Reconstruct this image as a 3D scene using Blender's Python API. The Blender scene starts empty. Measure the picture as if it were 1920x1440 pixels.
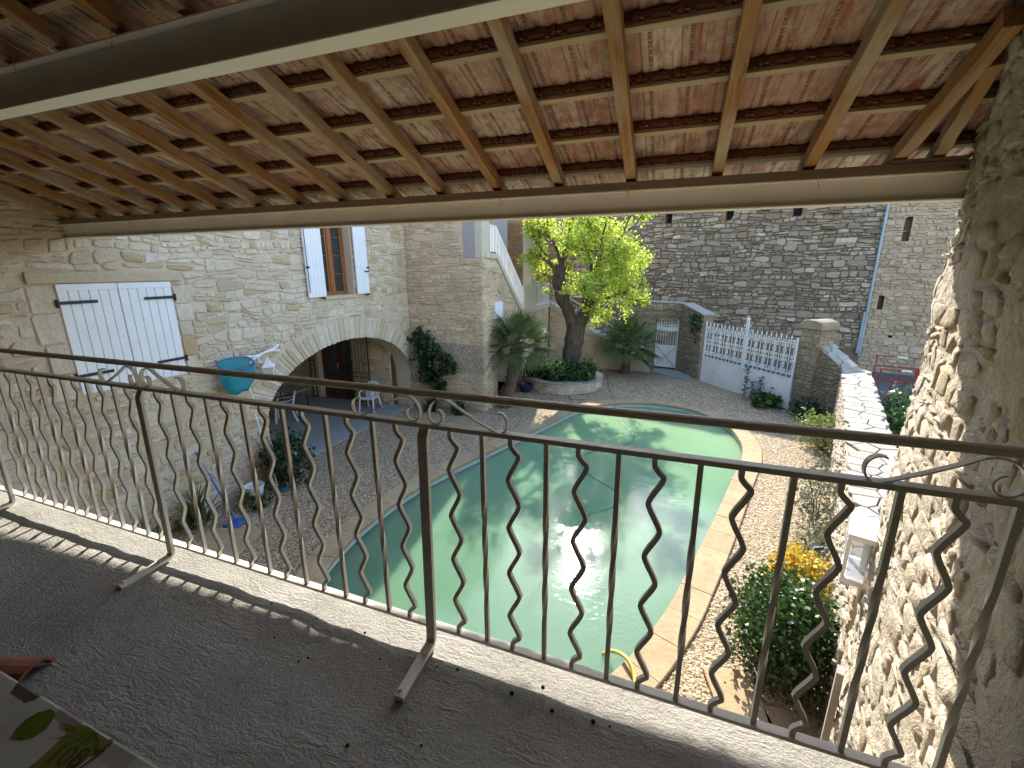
import bpy, bmesh, math, random
import numpy as np
from mathutils import Vector, Matrix, noise

rad = math.radians
scene = bpy.context.scene
coll = scene.collection

# ------------------------------------------------------------------ camera
FPX, YAW, PITCH, ROLL, CZ = 823.947, rad(19.84984), rad(14.68542), rad(0.20979), 4.47
_cy, _sy, _cp, _sp, _cr, _sr = math.cos(YAW), math.sin(YAW), math.cos(PITCH), math.sin(PITCH), math.cos(ROLL), math.sin(ROLL)
FWD = Vector((-_sy*_cp, _cy*_cp, -_sp))
_rt = Vector((_cy, _sy, 0)); _dn = FWD.cross(_rt)
RIGHT = _cr*_rt + _sr*_dn
DOWN = -_sr*_rt + _cr*_dn
CAM = Vector((0, 0, CZ))
cam_data = bpy.data.cameras.new('camera')
cam_data.sensor_width = 36; cam_data.lens = 36*FPX/1920; cam_data.sensor_fit = 'HORIZONTAL'
cam_data.clip_start = 0.02; cam_data.clip_end = 2000
cam = bpy.data.objects.new('camera', cam_data); coll.objects.link(cam)
cam.matrix_world = Matrix(((RIGHT.x, -DOWN.x, -FWD.x, CAM.x), (RIGHT.y, -DOWN.y, -FWD.y, CAM.y), (RIGHT.z, -DOWN.z, -FWD.z, CAM.z), (0, 0, 0, 1)))
scene.camera = cam

# ------------------------------------------------------------------ sky, sun, exposure
SUN_EL, SUN_AZ = rad(33.8), rad(-10.5)          # azimuth measured from +Y towards +X
world = bpy.data.worlds.new('World'); scene.world = world; world.use_nodes = True
wn = world.node_tree; wn.nodes.clear()
wo = wn.nodes.new('ShaderNodeOutputWorld'); wb = wn.nodes.new('ShaderNodeBackground'); ws = wn.nodes.new('ShaderNodeTexSky')
ws.sky_type = 'NISHITA'; ws.sun_disc = False; ws.sun_elevation = SUN_EL; ws.sun_rotation = SUN_AZ
ws.air_density = 1.0; ws.dust_density = 0.6; ws.ozone_density = 0.4
wb.inputs[1].default_value = 0.15
wn.links.new(ws.outputs[0], wb.inputs[0]); wn.links.new(wb.outputs[0], wo.inputs[0])
sun_data = bpy.data.lights.new('sun', 'SUN'); sun_data.energy = 2.8; sun_data.angle = rad(0.53); sun_data.color = (1.0, 0.945, 0.85)
sun = bpy.data.objects.new('sun', sun_data); coll.objects.link(sun)
SUNV = Vector((math.sin(SUN_AZ)*math.cos(SUN_EL), math.cos(SUN_AZ)*math.cos(SUN_EL), math.sin(SUN_EL)))
sun.rotation_euler = SUNV.to_track_quat('Z', 'Y').to_euler()
sun.location = (0, 0, 20)
vs = scene.view_settings
vs.view_transform = 'Standard'; vs.look = 'None'; vs.gamma = 1.0; vs.exposure = 2.2; vs.use_curve_mapping = False
scene.cycles.max_bounces = 6; scene.cycles.diffuse_bounces = 4; scene.cycles.glossy_bounces = 3
scene.cycles.transparent_max_bounces = 8; scene.cycles.caustics_reflective = False; scene.cycles.caustics_refractive = False
scene.cycles.use_denoising = True

# ------------------------------------------------------------------ helpers
WLOC = {}
def V(*a): return Vector(a)
def pj(p):
    d = Vector(p) - CAM; z = d.dot(FWD)
    if z < 0.02: return None
    return (d.dot(RIGHT)/z*FPX + 960, d.dot(DOWN)/z*FPX + 720, z)
def onscreen(p, m=40):
    q = pj(p)
    return q is not None and -m < q[0] < 1920+m and -m < q[1] < 1440+m

def tag(o, label=None, cat=None, group=None, kind=None):
    if label: o['label'] = label
    if cat: o['category'] = cat
    if group: o['group'] = group
    if kind: o['kind'] = kind
    return o
def thing(name, label, cat, loc=(0, 0, 0), group=None):
    o = bpy.data.objects.new(name, None); coll.objects.link(o)
    o.empty_display_size = 0.1; o.location = loc
    WLOC[o.name] = Vector(loc)
    return tag(o, label, cat, group)
def put(o, parent):
    coll.objects.link(o)
    if parent is not None:
        o.parent = parent
        o.location = Vector(o.location) - WLOC.get(parent.name, Vector())
    WLOC[o.name] = Vector((0, 0, 0)) if parent is None else Vector((0, 0, 0))
    return o
def inst(name, mesh, parent, M):
    """object sharing mesh data, M = world matrix; parent is a pure translation"""
    o = bpy.data.objects.new(name, mesh); coll.objects.link(o)
    if parent is not None:
        o.parent = parent
        M = Matrix.Translation(-WLOC.get(parent.name, Vector())) @ M
    o.matrix_basis = M
    return o
def basis(o, x, y, z):
    return Matrix(((x[0], y[0], z[0], o[0]), (x[1], y[1], z[1], o[1]), (x[2], y[2], z[2], o[2]), (0, 0, 0, 1)))

class MB:
    def __init__(s): s.v = []; s.f = []; s.mi = []
    def add(s, vs_, fs, mi=0):
        n = len(s.v); s.v.extend([tuple(p) for p in vs_]); s.f.extend([tuple(i+n for i in f) for f in fs]); s.mi.extend([mi]*len(fs)); return s
    def box(s, c, d, M=None, mi=0):
        vs_ = []
        for k in (-.5, .5):
            for j in (-.5, .5):
                for i in (-.5, .5):
                    p = Vector((i*d[0], j*d[1], k*d[2]))
                    if M is not None: p = M @ p
                    vs_.append(p + Vector(c))
        return s.add(vs_, [(0, 2, 3, 1), (4, 5, 7, 6), (0, 1, 5, 4), (2, 6, 7, 3), (0, 4, 6, 2), (1, 3, 7, 5)], mi)
    def bb(s, a, b, mi=0):
        a = Vector(a); b = Vector(b); return s.box((a+b)/2, (b-a), None, mi)
    def bar(s, p0, p1, w, h, up=(0, 0, 1), mi=0):
        p0 = Vector(p0); p1 = Vector(p1); x = p1-p0; L = x.length; x.normalize()
        u = Vector(up); y = u.cross(x); y.normalize(); z = x.cross(y)
        return s.box((p0+p1)/2, (L, w, h), Matrix((x, y, z)).transposed(), mi)
    def tube(s, pts, r, n=6, cap=True, mi=0, twist=0):
        pts = [Vector(p) for p in pts]; rr = r if isinstance(r, (list, tuple)) else [r]*len(pts)
        up = None; rings = []
        for i, p in enumerate(pts):
            t = (pts[min(i+1, len(pts)-1)] - pts[max(i-1, 0)])
            if t.length < 1e-9: t = Vector((0, 0, 1))
            t.normalize()
            if up is None:
                up = Vector((0, 0, 1)) if abs(t.z) < .9 else Vector((1, 0, 0))
            a = up - t*up.dot(t)
            if a.length < 1e-6: a = t.orthogonal()
            a.normalize(); up = a; b = t.cross(a)
            rings.append([p + (a*math.cos(2*math.pi*k/n+twist) + b*math.sin(2*math.pi*k/n+twist))*rr[i] for k in range(n)])
        vs_ = [q for R_ in rings for q in R_]; fs = []
        for i in range(len(pts)-1):
            for k in range(n):
                fs.append((i*n+k, i*n+(k+1) % n, (i+1)*n+(k+1) % n, (i+1)*n+k))
        if cap:
            fs.append(tuple(range(n-1, -1, -1))); fs.append(tuple((len(pts)-1)*n+k for k in range(n)))
        return s.add(vs_, fs, mi)
    def ribbon(s, pts, side, w, t, mi=0):
        """flat bar following pts in a plane; side = unit normal of that plane (bar width direction)"""
        pts = [Vector(p) for p in pts]; sd = Vector(side).normalized(); vs_ = []; fs = []
        for i, p in enumerate(pts):
            d = (pts[min(i+1, len(pts)-1)] - pts[max(i-1, 0)]).normalized(); n = sd.cross(d).normalized()
            for a, b in ((-1, -1), (1, -1), (1, 1), (-1, 1)): vs_.append(p + sd*(a*w/2) + n*(b*t/2))
        for i in range(len(pts)-1):
            for k in range(4): fs.append((i*4+k, i*4+(k+1) % 4, i*4+4+(k+1) % 4, i*4+4+k))
        fs.append((3, 2, 1, 0)); e = (len(pts)-1)*4; fs.append((e, e+1, e+2, e+3))
        return s.add(vs_, fs, mi)
    def lathe(s, c, prof, n=16, axis=None, mi=0):
        c = Vector(c); vs_ = []; fs = []
        for (r, z) in prof:
            for k in range(n):
                a = 2*math.pi*k/n; vs_.append(c + Vector((r*math.cos(a), r*math.sin(a), z)))
        for i in range(len(prof)-1):
            for k in range(n): fs.append((i*n+k, i*n+(k+1) % n, (i+1)*n+(k+1) % n, (i+1)*n+k))
        return s.add(vs_, fs, mi)
    def prism(s, poly, z0, z1, mi=0):
        n = len(poly); vs_ = [(p[0], p[1], z0) for p in poly] + [(p[0], p[1], z1) for p in poly]
        fs = [tuple(range(n-1, -1, -1)), tuple(range(n, 2*n))] + [(i, (i+1) % n, n+(i+1) % n, n+i) for i in range(n)]
        return s.add(vs_, fs, mi)
    def mesh(s, name, mats, smooth=False):
        me = bpy.data.meshes.new(name); me.from_pydata(s.v, [], s.f)
        for m in (mats if isinstance(mats, (list, tuple)) else [mats]): me.materials.append(m)
        if any(s.mi): me.polygons.foreach_set('material_index', s.mi)
        if smooth: me.polygons.foreach_set('use_smooth', [True]*len(me.polygons))
        me.update(); return me
    def build(s, name, mats, parent=None, smooth=False, bevel=0, origin=None):
        if origin is not None:
            o0 = Vector(origin); s.v = [tuple(Vector(p)-o0) for p in s.v]
        o = bpy.data.objects.new(name, s.mesh(name, mats, smooth))
        if origin is not None: o.location = origin
        put(o, parent)
        if bevel:
            m = o.modifiers.new('bevel', 'BEVEL'); m.width = bevel; m.segments = 2; m.limit_method = 'ANGLE'
        return o
def np_mesh(name, verts, faces, mat):
    """verts (N,3) array, faces (M,k) array"""
    me = bpy.data.meshes.new(name); k = faces.shape[1]
    me.vertices.add(len(verts)); me.vertices.foreach_set('co', verts.astype(np.float32).ravel())
    me.loops.add(faces.size); me.loops.foreach_set('vertex_index', faces.astype(np.int32).ravel())
    me.polygons.add(len(faces)); me.polygons.foreach_set('loop_start', np.arange(0, faces.size, k, dtype=np.int32))
    me.materials.append(mat); me.update(calc_edges=True); me.validate(); return me

# ------------------------------------------------------------------ materials
class NT:
    def __init__(s, name):
        s.m = bpy.data.materials.new(name); s.m.use_nodes = True; s.t = s.m.node_tree; s.t.nodes.clear()
        s.out = s.t.nodes.new('ShaderNodeOutputMaterial'); s.b = s.t.nodes.new('ShaderNodeBsdfPrincipled')
        s.t.links.new(s.b.outputs[0], s.out.inputs[0]); s.b.inputs['Roughness'].default_value = 0.85
        s.b.inputs['Specular IOR Level'].default_value = 0.3
    def n(s, t, **k):
        nd = s.t.nodes.new('ShaderNode'+t)
        for a, b in k.items(): setattr(nd, a, b)
        return nd
    def set(s, inp, v):
        if isinstance(v, bpy.types.NodeSocket): s.t.links.new(v, inp)
        elif v is not None:
            if inp.type == 'RGBA' and len(v) == 3: v = (*v, 1)
            inp.default_value = v
    def pos(s): return s.n('NewGeometry').outputs['Position']
    def obj(s): return s.n('TexCoord').outputs['Object']
    def map(s, vec, scale=(1, 1, 1), rot=(0, 0, 0), loc=(0, 0, 0)):
        m = s.n('Mapping'); s.set(m.inputs[0], vec); m.inputs['Scale'].default_value = scale; m.inputs['Rotation'].default_value = rot
        s.set(m.inputs['Location'], loc); return m.outputs[0]
    def noise(s, vec, scale, detail=4, rough=.55, dist=0, col=False):
        x = s.n('TexNoise'); s.set(x.inputs['Vector'], vec); x.inputs['Scale'].default_value = scale; x.inputs['Detail'].default_value = detail
        x.inputs['Roughness'].default_value = rough; x.inputs['Distortion'].default_value = dist
        return x.outputs['Color' if col else 'Fac']
    def vor(s, vec, scale, feature='F1', out='Distance', rnd=1):
        x = s.n('TexVoronoi', feature=feature); s.set(x.inputs['Vector'], vec); x.inputs['Scale'].default_value = scale; x.inputs['Randomness'].default_value = rnd
        return x.outputs[out]
    def ramp(s, fac, stops, interp='LINEAR'):
        r = s.n('ValToRGB'); s.set(r.inputs[0], fac); e = r.color_ramp; e.interpolation = interp
        while len(e.elements) < len(stops): e.elements.new(.5)
        for el, (p, c) in zip(e.elements, stops):
            el.position = p; c = c if isinstance(c, (tuple, list)) else (c, c, c); el.color = (*c[:3], 1)
        return r.outputs[0]
    def mix(s, fac, a, b, mode='MIX'):
        x = s.n('Mix', data_type='RGBA', blend_type=mode); s.set(x.inputs[0], fac); s.set(x.inputs[6], a); s.set(x.inputs[7], b); return x.outputs[2]
    def math(s, op, a, b=None):
        x = s.n('Math', operation=op); s.set(x.inputs[0], a); s.set(x.inputs[1], b); return x.outputs[0]
    def rand(s):
        a = s.n('ObjectInfo').outputs['Random']; b = s.n('NewGeometry').outputs['Random Per Island']
        return s.math('FRACT', s.math('ADD', a, b))
    def bump(s, h, strength=.5, dist=.01, prev=None):
        x = s.n('Bump'); s.set(x.inputs['Height'], h); x.inputs['Strength'].default_value = strength; x.inputs['Distance'].default_value = dist
        if prev is not None: s.t.links.new(prev, x.inputs['Normal'])
        return x.outputs[0]
    def fin(s, color=None, rough=None, normal=None, metal=None, spec=None):
        if color is not None: s.set(s.b.inputs['Base Color'], color)
        if rough is not None: s.set(s.b.inputs['Roughness'], rough)
        if normal is not None: s.set(s.b.inputs['Normal'], normal)
        if metal is not None: s.b.inputs['Metallic'].default_value = metal
        if spec is not None: s.b.inputs['Specular IOR Level'].default_value = spec
        return s.m

def stone_mat(name, stops, dirt, mort=None, bscale=22, bdist=.012, dirt_amt=.5, patch=1.2):
    t = NT(name); p = t.pos()
    c = t.ramp(t.rand(), stops)
    n1 = t.noise(p, 9, 4, .65); n2 = t.noise(p, patch, 3, .6); n3 = t.noise(p, 38, 3, .65)
    c = t.mix(t.ramp(n1, [(.35, 0), (.75, 1)]), c, t.mix(.5, c, dirt))
    c = t.mix(t.math('MULTIPLY', t.ramp(n2, [(.45, 0), (.75, 1)]), dirt_amt), c, dirt)
    c = t.mix(t.math('MULTIPLY', t.ramp(n3, [(.3, 1), (.5, 0)]), .35), c, tuple(x*.55 for x in dirt))
    h = t.noise(p, bscale*.6, 5, .66)
    return t.fin(c, .92, t.bump(h, 1, bdist*2), spec=.15)
def plain(name, color, rough=.6, var=.12, scale=6, metal=0, bump=0, spec=.4):
    t = NT(name); p = t.obj(); n = t.noise(p, scale, 5, .6)
    c = t.mix(t.ramp(n, [(.3, 0), (.7, 1)]), tuple(x*(1-var) for x in color), tuple(min(1, x*(1+var)) for x in color))
    return t.fin(c, rough, t.bump(t.noise(p, scale*12, 3), .3, bump) if bump else None, metal, spec)
def leaf_mat(name, stops, trans=.4, rough=.55):
    t = NT(name); c = t.ramp(t.rand(), stops)
    t.fin(c, rough, spec=.3)
    tr = t.n('BsdfTranslucent'); t.set(tr.inputs[0], c)
    mx = t.n('MixShader'); mx.inputs[0].default_value = trans
    t.t.links.new(t.b.outputs[0], mx.inputs[1]); t.t.links.new(tr.outputs[0], mx.inputs[2]); t.t.links.new(mx.outputs[0], t.out.inputs[0])
    return t.m

M = {}
M['house_stone'] = stone_mat('house_stone', [(0, (0.533, 0.437, 0.316)), (.2, (0.639, 0.551, 0.425)), (.45, (0.698, 0.617, 0.488)), (.7, (0.582, 0.503, 0.389)), (.88, (0.533, 0.418, 0.262)), (.96, (0.485, 0.323, 0.145)), (1, (0.446, 0.380, 0.298))], (0.465, 0.370, 0.262))
M['house_mortar'] = stone_mat('house_mortar', [(0, (0.613, 0.514, 0.384)), (1, (0.613, 0.514, 0.384))], (0.534, 0.427, 0.301), bscale=40, bdist=.008)
M['wing_stone'] = stone_mat('wing_stone', [(0, (0.624, 0.474, 0.320)), (.4, (0.706, 0.562, 0.383)), (.7, (0.570, 0.450, 0.310)), (1, (0.516, 0.387, 0.239))], (0.366, 0.288, 0.196), dirt_amt=.7)
M['wing_mortar'] = stone_mat('wing_mortar', [(0, (0.621, 0.499, 0.343)), (1, (0.621, 0.499, 0.343))], (0.437, 0.341, 0.232), bscale=40, bdist=.008)
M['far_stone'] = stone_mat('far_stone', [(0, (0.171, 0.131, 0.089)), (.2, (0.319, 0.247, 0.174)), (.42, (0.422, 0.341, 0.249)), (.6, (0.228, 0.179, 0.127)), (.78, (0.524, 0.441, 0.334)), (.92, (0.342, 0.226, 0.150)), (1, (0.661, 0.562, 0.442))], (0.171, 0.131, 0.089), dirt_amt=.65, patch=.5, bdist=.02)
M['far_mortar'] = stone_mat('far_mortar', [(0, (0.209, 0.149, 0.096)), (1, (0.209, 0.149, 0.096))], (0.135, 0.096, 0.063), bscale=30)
M['side_stone'] = stone_mat('side_stone', [(0, (0.462, 0.344, 0.229)), (.5, (0.550, 0.420, 0.288)), (1, (0.388, 0.291, 0.186))], (0.324, 0.237, 0.153), dirt_amt=.6, bdist=.02)
M['side_mortar'] = stone_mat('side_mortar', [(0, (0.475, 0.360, 0.243)), (1, (0.475, 0.360, 0.243))], (0.345, 0.258, 0.162), bscale=30)
M['garden_stone'] = stone_mat('garden_stone', [(0, (0.285, 0.218, 0.142)), (.4, (0.361, 0.287, 0.194)), (.75, (0.256, 0.200, 0.135)), (1, (0.399, 0.304, 0.202))], (0.190, 0.148, 0.097), dirt_amt=.7)
M['garden_mortar'] = stone_mat('garden_mortar', [(0, (0.252, 0.200, 0.139)), (1, (0.252, 0.200, 0.139))], (0.168, 0.131, 0.086), bscale=30)
M['barn_stone'] = stone_mat('barn_stone', [(0, (0.441, 0.367, 0.278)), (.4, (0.512, 0.446, 0.359)), (.75, (0.476, 0.403, 0.305)), (1, (0.397, 0.306, 0.198))], (0.371, 0.306, 0.225), bscale=34, bdist=.014)
M['barn_mortar'] = stone_mat('barn_mortar', [(0, (0.476, 0.411, 0.323)), (1, (0.476, 0.411, 0.323))], (0.388, 0.324, 0.243), bscale=34, bdist=.014)
M['coping_slab'] = stone_mat('coping_slab', [(0, (0.352, 0.317, 0.256)), (.5, (0.422, 0.384, 0.317)), (1, (0.324, 0.290, 0.238))], (0.253, 0.223, 0.183), bscale=14, bdist=.006, dirt_amt=.7, patch=2.5)
M['pool_coping'] = stone_mat('pool_coping', [(0, (0.409, 0.301, 0.173)), (.5, (0.448, 0.337, 0.201)), (1, (0.360, 0.265, 0.153))], (0.234, 0.173, 0.104), bscale=20, bdist=.005, dirt_amt=.6, patch=1.4)
M['dressed'] = stone_mat('dressed', [(0, (0.550, 0.466, 0.342)), (1, (0.500, 0.417, 0.297))], (0.450, 0.349, 0.225), bscale=18, bdist=.006)
M['orange_stone'] = stone_mat('orange_stone', [(0, (.36, .20, .10)), (.5, (.45, .29, .16)), (1, (.30, .17, .10))], (.2, .13, .09))
M['render_grey'] = stone_mat('render_grey', [(0, (.36, .34, .33)), (1, (.36, .34, .33))], (.27, .25, .24), bscale=20, bdist=.004, patch=.8)
M['render_cream'] = stone_mat('render_cream', [(0, (.55, .50, .38)), (1, (.55, .50, .38))], (.48, .43, .32), bscale=20, bdist=.003, dirt_amt=.3)
M['beam_paint'] = plain('beam_paint', (.80, .77, .68), .5, .05, 3)
M['rail_paint'] = plain('rail_paint', (.76, .71, .62), .42, .08, 10, spec=.45)
M['white_paint'] = plain('white_paint', (.78, .79, .80), .5, .04, 4)
M['gate_paint'] = plain('gate_paint', (.68, .655, .62), .5, .08, 3)
M['iron'] = plain('iron', (.02, .02, .022), .5)
M['plastic'] = plain('plastic', (.72, .72, .72), .45, .04)
M['plastic_dark'] = plain('plastic_dark', (.035, .045, .08), .5)
M['terracotta'] = plain('terracotta', (.24, .085, .045), .8, .3, 10)
M['steel'] = plain('steel', (.6, .6, .62), .3, .05, 4, metal=.8)
M['zinc'] = plain('zinc', (.27, .31, .35), .45, .1, 3, metal=.3)
M['blue'] = plain('blue', (.02, .10, .35), .5)
M['red'] = plain('red', (.30, .015, .02), .5, .2)
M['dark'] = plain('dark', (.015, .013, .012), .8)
M['pot'] = plain('pot', (.02, .025, .06), .35)
M['wood_door'] = plain('wood_door', (.10, .035, .015), .5, .35, 8)
M['wood_window'] = plain('wood_window', (.28, .10, .03), .45, .25, 8)
M['hose_yellow'] = plain('hose_yellow', (.62, .48, .10), .45)
M['hose_green'] = plain('hose_green', (.02, .12, .12), .4)
def concrete(name, base, dark, stain, bd=.02):
    t = NT(name); p = t.pos()
    a = t.noise(p, 2.2, 5, .6, .6); b = t.noise(p, 30, 6, .7); c3 = t.noise(p, .9, 3, .5)
    c = t.mix(t.ramp(a, [(.35, 0), (.7, 1)]), base, dark)
    c = t.mix(t.math('MULTIPLY', t.ramp(c3, [(.5, 0), (.7, 1)]), .45), c, stain)
    c = t.mix(t.math('MULTIPLY', t.ramp(b, [(.55, 0), (.75, 1)]), .35), c, tuple(x*.6 for x in dark))
    w = t.noise(t.map(p, (10, 38, 10), (0, 0, .55)), 1, 5, .65, 1.2)
    w2 = t.noise(t.map(p, (34, 9, 10), (0, 0, -.35)), 1, 5, .65, .8)
    h = t.math('ADD', t.mix(t.ramp(a, [(.4, 0), (.6, 1)]), w, w2), t.math('MULTIPLY', t.noise(p, 90, 4, .7), .6))
    h = t.math('ADD', h, t.math('MULTIPLY', t.noise(p, 5, 3), 1.5))
    return t.fin(c, .9, t.bump(h, 1.0, bd), spec=.2)
M['floor'] = concrete('floor', (.37, .35, .315), (.29, .275, .245), (.265, .265, .20), .012)
M['patio'] = concrete('patio', (.31, .295, .27), (.27, .26, .24), (.25, .245, .225), .002)
def wood(name, c0, c1, c2):
    t = NT(name); o = t.obj(); r = t.n('ObjectInfo').outputs['Random']
    off = t.n('CombineXYZ'); t.set(off.inputs[0], t.math('MULTIPLY', r, 37)); t.set(off.inputs[1], t.math('MULTIPLY', r, 11))
    vec = t.n('VectorMath', operation='ADD'); t.set(vec.inputs[0], o); t.set(vec.inputs[1], off.outputs[0])
    g = t.noise(t.map(vec.outputs[0], (1.4, 34, 34)), 1, 6, .65, .5); b = t.noise(t.map(vec.outputs[0], (1.5, 5, 5)), 1, 4, .6)
    c = t.mix(t.ramp(g, [(.3, 0), (.7, 1)]), c0, c1)
    c = t.mix(t.ramp(b, [(.45, 0), (.7, 1)]), c, c2)
    k = t.noise(t.map(vec.outputs[0], (6, 14, 14)), 1, 3)
    c = t.mix(t.ramp(k, [(.68, 0), (.76, 1)]), c, tuple(x*.35 for x in c0))
    return t.fin(c, .75, t.bump(g, .6, .004), spec=.25)
M['rafter'] = wood('rafter', (.22, .095, .03), (.46, .26, .11), (.43, .36, .26))
M['batten'] = wood('batten', (.42, .32, .2), (.55, .43, .28), (.46, .38, .27))
M['plate'] = wood('plate', (.17, .12, .075), (.25, .19, .13), (.22, .18, .14))
def tile_mat():
    t = NT('roof_tile'); o = t.obj(); r = t.rand(); p = t.pos()
    base = t.ramp(r, [(0, (.36, .135, .085)), (.3, (.42, .235, .175)), (.6, (.26, .10, .068)), (.8, (.40, .17, .11)), (1, (.46, .31, .24))])
    lime = t.noise(t.map(p, (18, 3.5, 3.5)), 1, 5, .6, .9); l2 = t.noise(p, 4, 5, .65, 1.0)
    f = t.math('MULTIPLY', t.ramp(lime, [(.34, 0), (.56, 1)]), t.ramp(l2, [(.3, .25), (.6, 1)]))
    f = t.math('MULTIPLY', f, t.ramp(r, [(0, .9), (.25, .35), (.5, 1), (.7, .45), (.85, .8), (1, 1)]))
    c = t.mix(f, base, (.66, .58, .49))
    c = t.mix(t.math('MULTIPLY', t.ramp(t.noise(p, 11, 4), [(.48, 0), (.72, 1)]), .55), c, (.20, .16, .13))
    return t.fin(c, .9, t.bump(t.noise(p, 60, 4), .5, .003), spec=.15)
M['roof_tile'] = tile_mat()
t = NT('tile_head'); p = t.pos()
M['tile_head'] = t.fin(t.mix(t.ramp(t.noise(p, 14, 4), [(.4, 0), (.75, 1)]), (.16, .060, .032), (.10, .056, .036)), .85, t.bump(t.noise(p, 50), .4, .003), spec=.15)
M['lettering'] = plain('lettering', (.21, .125, .095), .9, .1)
def gravel_mat():
    t = NT('gravel'); p = t.pos(); fl = t.map(p, (1, 1, .2))
    col = t.vor(fl, 34, 'F1', 'Color'); sp = t.n('SeparateColor'); t.set(sp.inputs[0], col)
    c = t.ramp(sp.outputs[0], [(0, (.19, .145, .09)), (.3, (.41, .31, .19)), (.6, (.51, .395, .25)), (.85, (.31, .22, .13)), (1, (.60, .48, .33))])
    c = t.mix(t.math('MULTIPLY', t.ramp(t.noise(p, .8, 4), [(.45, 0), (.7, 1)]), .4), c, (.24, .18, .12))
    d = t.vor(fl, 34, 'F1'); c = t.mix(t.ramp(d, [(.45, 0), (.7, .8)]), c, (.13, .09, .06))
    return t.fin(c, .9, t.bump(t.math('SUBTRACT', 1.0, d), 1, .02), spec=.2)
M['gravel'] = gravel_mat()
t = NT('pebble'); M['pebble'] = t.fin(t.ramp(t.rand(), [(0, (.19, .145, .09)), (.25, (.42, .32, .2)), (.55, (.53, .415, .265)), (.8, (.32, .23, .135)), (.93, (.61, .50, .36)), (1, (.67, .58, .46))]), .8, spec=.25)
M['asphalt'] = plain('asphalt', (.10, .10, .105), .9, .2, 5, bump=.01)
def water_mat():
    t = NT('pool_water'); p = t.pos()
    sx = t.n('SeparateXYZ'); t.set(sx.inputs[0], p)
    mr = t.n('MapRange'); t.set(mr.inputs[0], sx.outputs[1]); mr.inputs[1].default_value = 5; mr.inputs[2].default_value = 13
    n = t.noise(p, .45, 4, .6)
    f = t.math('ADD', mr.outputs[0], t.math('MULTIPLY', t.math('SUBTRACT', n, .5), .3))
    c = t.ramp(f, [(0, (.115, .215, .13)), (.5, (.155, .275, .165)), (1, (.22, .345, .185))])
    w = t.noise(t.map(p, (1, 1.5, 1)), 5.5, 4, .55, .6); w2 = t.noise(p, 22, 4, .6); w3 = t.noise(p, 1.1, 2, .5)
    calm = t.ramp(t.noise(p, .35, 2), [(.38, .25), (.62, 1)])
    h = t.math('ADD', t.math('MULTIPLY', w, .5), t.math('ADD', t.math('MULTIPLY', w2, .20), t.math('MULTIPLY', w3, .5)))
    h = t.math('MULTIPLY', h, calm)
    nb = t.bump(h, .7, .012)
    t.fin(c, .055, nb, spec=.55); t.b.inputs['Subsurface Weight'].default_value = 1.0; t.b.inputs['Subsurface Radius'].default_value = (.5, .8, .6); t.b.inputs['Subsurface Scale'].default_value = 1.5; t.b.inputs['IOR'].default_value = 1.33
    tr = t.n('BsdfTransparent'); tr.inputs[0].default_value = (.35, .75, .5, 1)
    mx = t.n('MixShader'); mx.inputs[0].default_value = .04
    t.t.links.new(t.b.outputs[0], mx.inputs[1]); t.t.links.new(tr.outputs[0], mx.inputs[2]); t.t.links.new(mx.outputs[0], t.out.inputs[0])
    return t.m
M['water'] = water_mat()
M['basin'] = plain('basin', (.45, .55, .50), .7)
t = NT('glass'); t.fin((.03, .035, .04), .06, spec=.6); M['glass'] = t.m
t = NT('lamp_glass'); t.fin((.55, .58, .6), .15, spec=.6)
tr = t.n('BsdfTransparent'); mx = t.n('MixShader'); mx.inputs[0].default_value = .55
t.t.links.new(t.b.outputs[0], mx.inputs[1]); t.t.links.new(tr.outputs[0], mx.inputs[2]); t.t.links.new(mx.outputs[0], t.out.inputs[0]); M['lamp_glass'] = t.m
def net_mat():
    t = NT('net'); p = t.obj(); t.fin(plain_c(t, p), .7)
    tl = t.n('BsdfTranslucent'); tl.inputs[0].default_value = (.03, .36, .46, 1); mx = t.n('MixShader'); mx.inputs[0].default_value = .35
    t.t.links.new(t.b.outputs[0], mx.inputs[1]); t.t.links.new(tl.outputs[0], mx.inputs[2])
    tr = t.n('BsdfTransparent'); m2 = t.n('MixShader'); m2.inputs[0].default_value = .18
    t.t.links.new(mx.outputs[0], m2.inputs[1]); t.t.links.new(tr.outputs[0], m2.inputs[2]); t.t.links.new(m2.outputs[0], t.out.inputs[0]); return t.m
def plain_c(t, p): return t.mix(t.noise(p, 5), (.02, .30, .40), (.05, .42, .52))
M['net'] = net_mat()
def bark(name, a, b):
    t = NT(name); p = t.pos(); g = t.noise(t.map(p, (16, 16, 2.2)), 1, 6, .65, .7)
    return t.fin(t.mix(t.ramp(g, [(.3, 0), (.7, 1)]), a, b), .95, t.bump(g, 1, .05), spec=.1)
M['bark'] = bark('bark', (.035, .026, .018), (.16, .125, .09))
M['palm_trunk'] = bark('palm_trunk', (.06, .045, .03), (.2, .15, .1))
M['twig'] = plain('twig', (.06, .045, .03), .9)
M['leaf_tree'] = leaf_mat('leaf_tree', [(0, (.36, .45, .05)), (.4, (.45, .54, .07)), (.8, (.54, .60, .11)), (1, (.29, .40, .04))], .55)
M['leaf_green'] = leaf_mat('leaf_green', [(0, (.035, .075, .022)), (.5, (.055, .11, .03)), (1, (.09, .16, .045))], .25, .4)
M['leaf_dark'] = leaf_mat('leaf_dark', [(0, (.022, .045, .022)), (.6, (.04, .075, .03)), (1, (.06, .10, .04))], .2, .45)
M['leaf_light'] = leaf_mat('leaf_light', [(0, (.14, .20, .05)), (.5, (.20, .26, .08)), (1, (.26, .30, .10))], .35)
M['leaf_grey'] = leaf_mat('leaf_grey', [(0, (.12, .15, .09)), (1, (.22, .24, .15))], .3)
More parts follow.
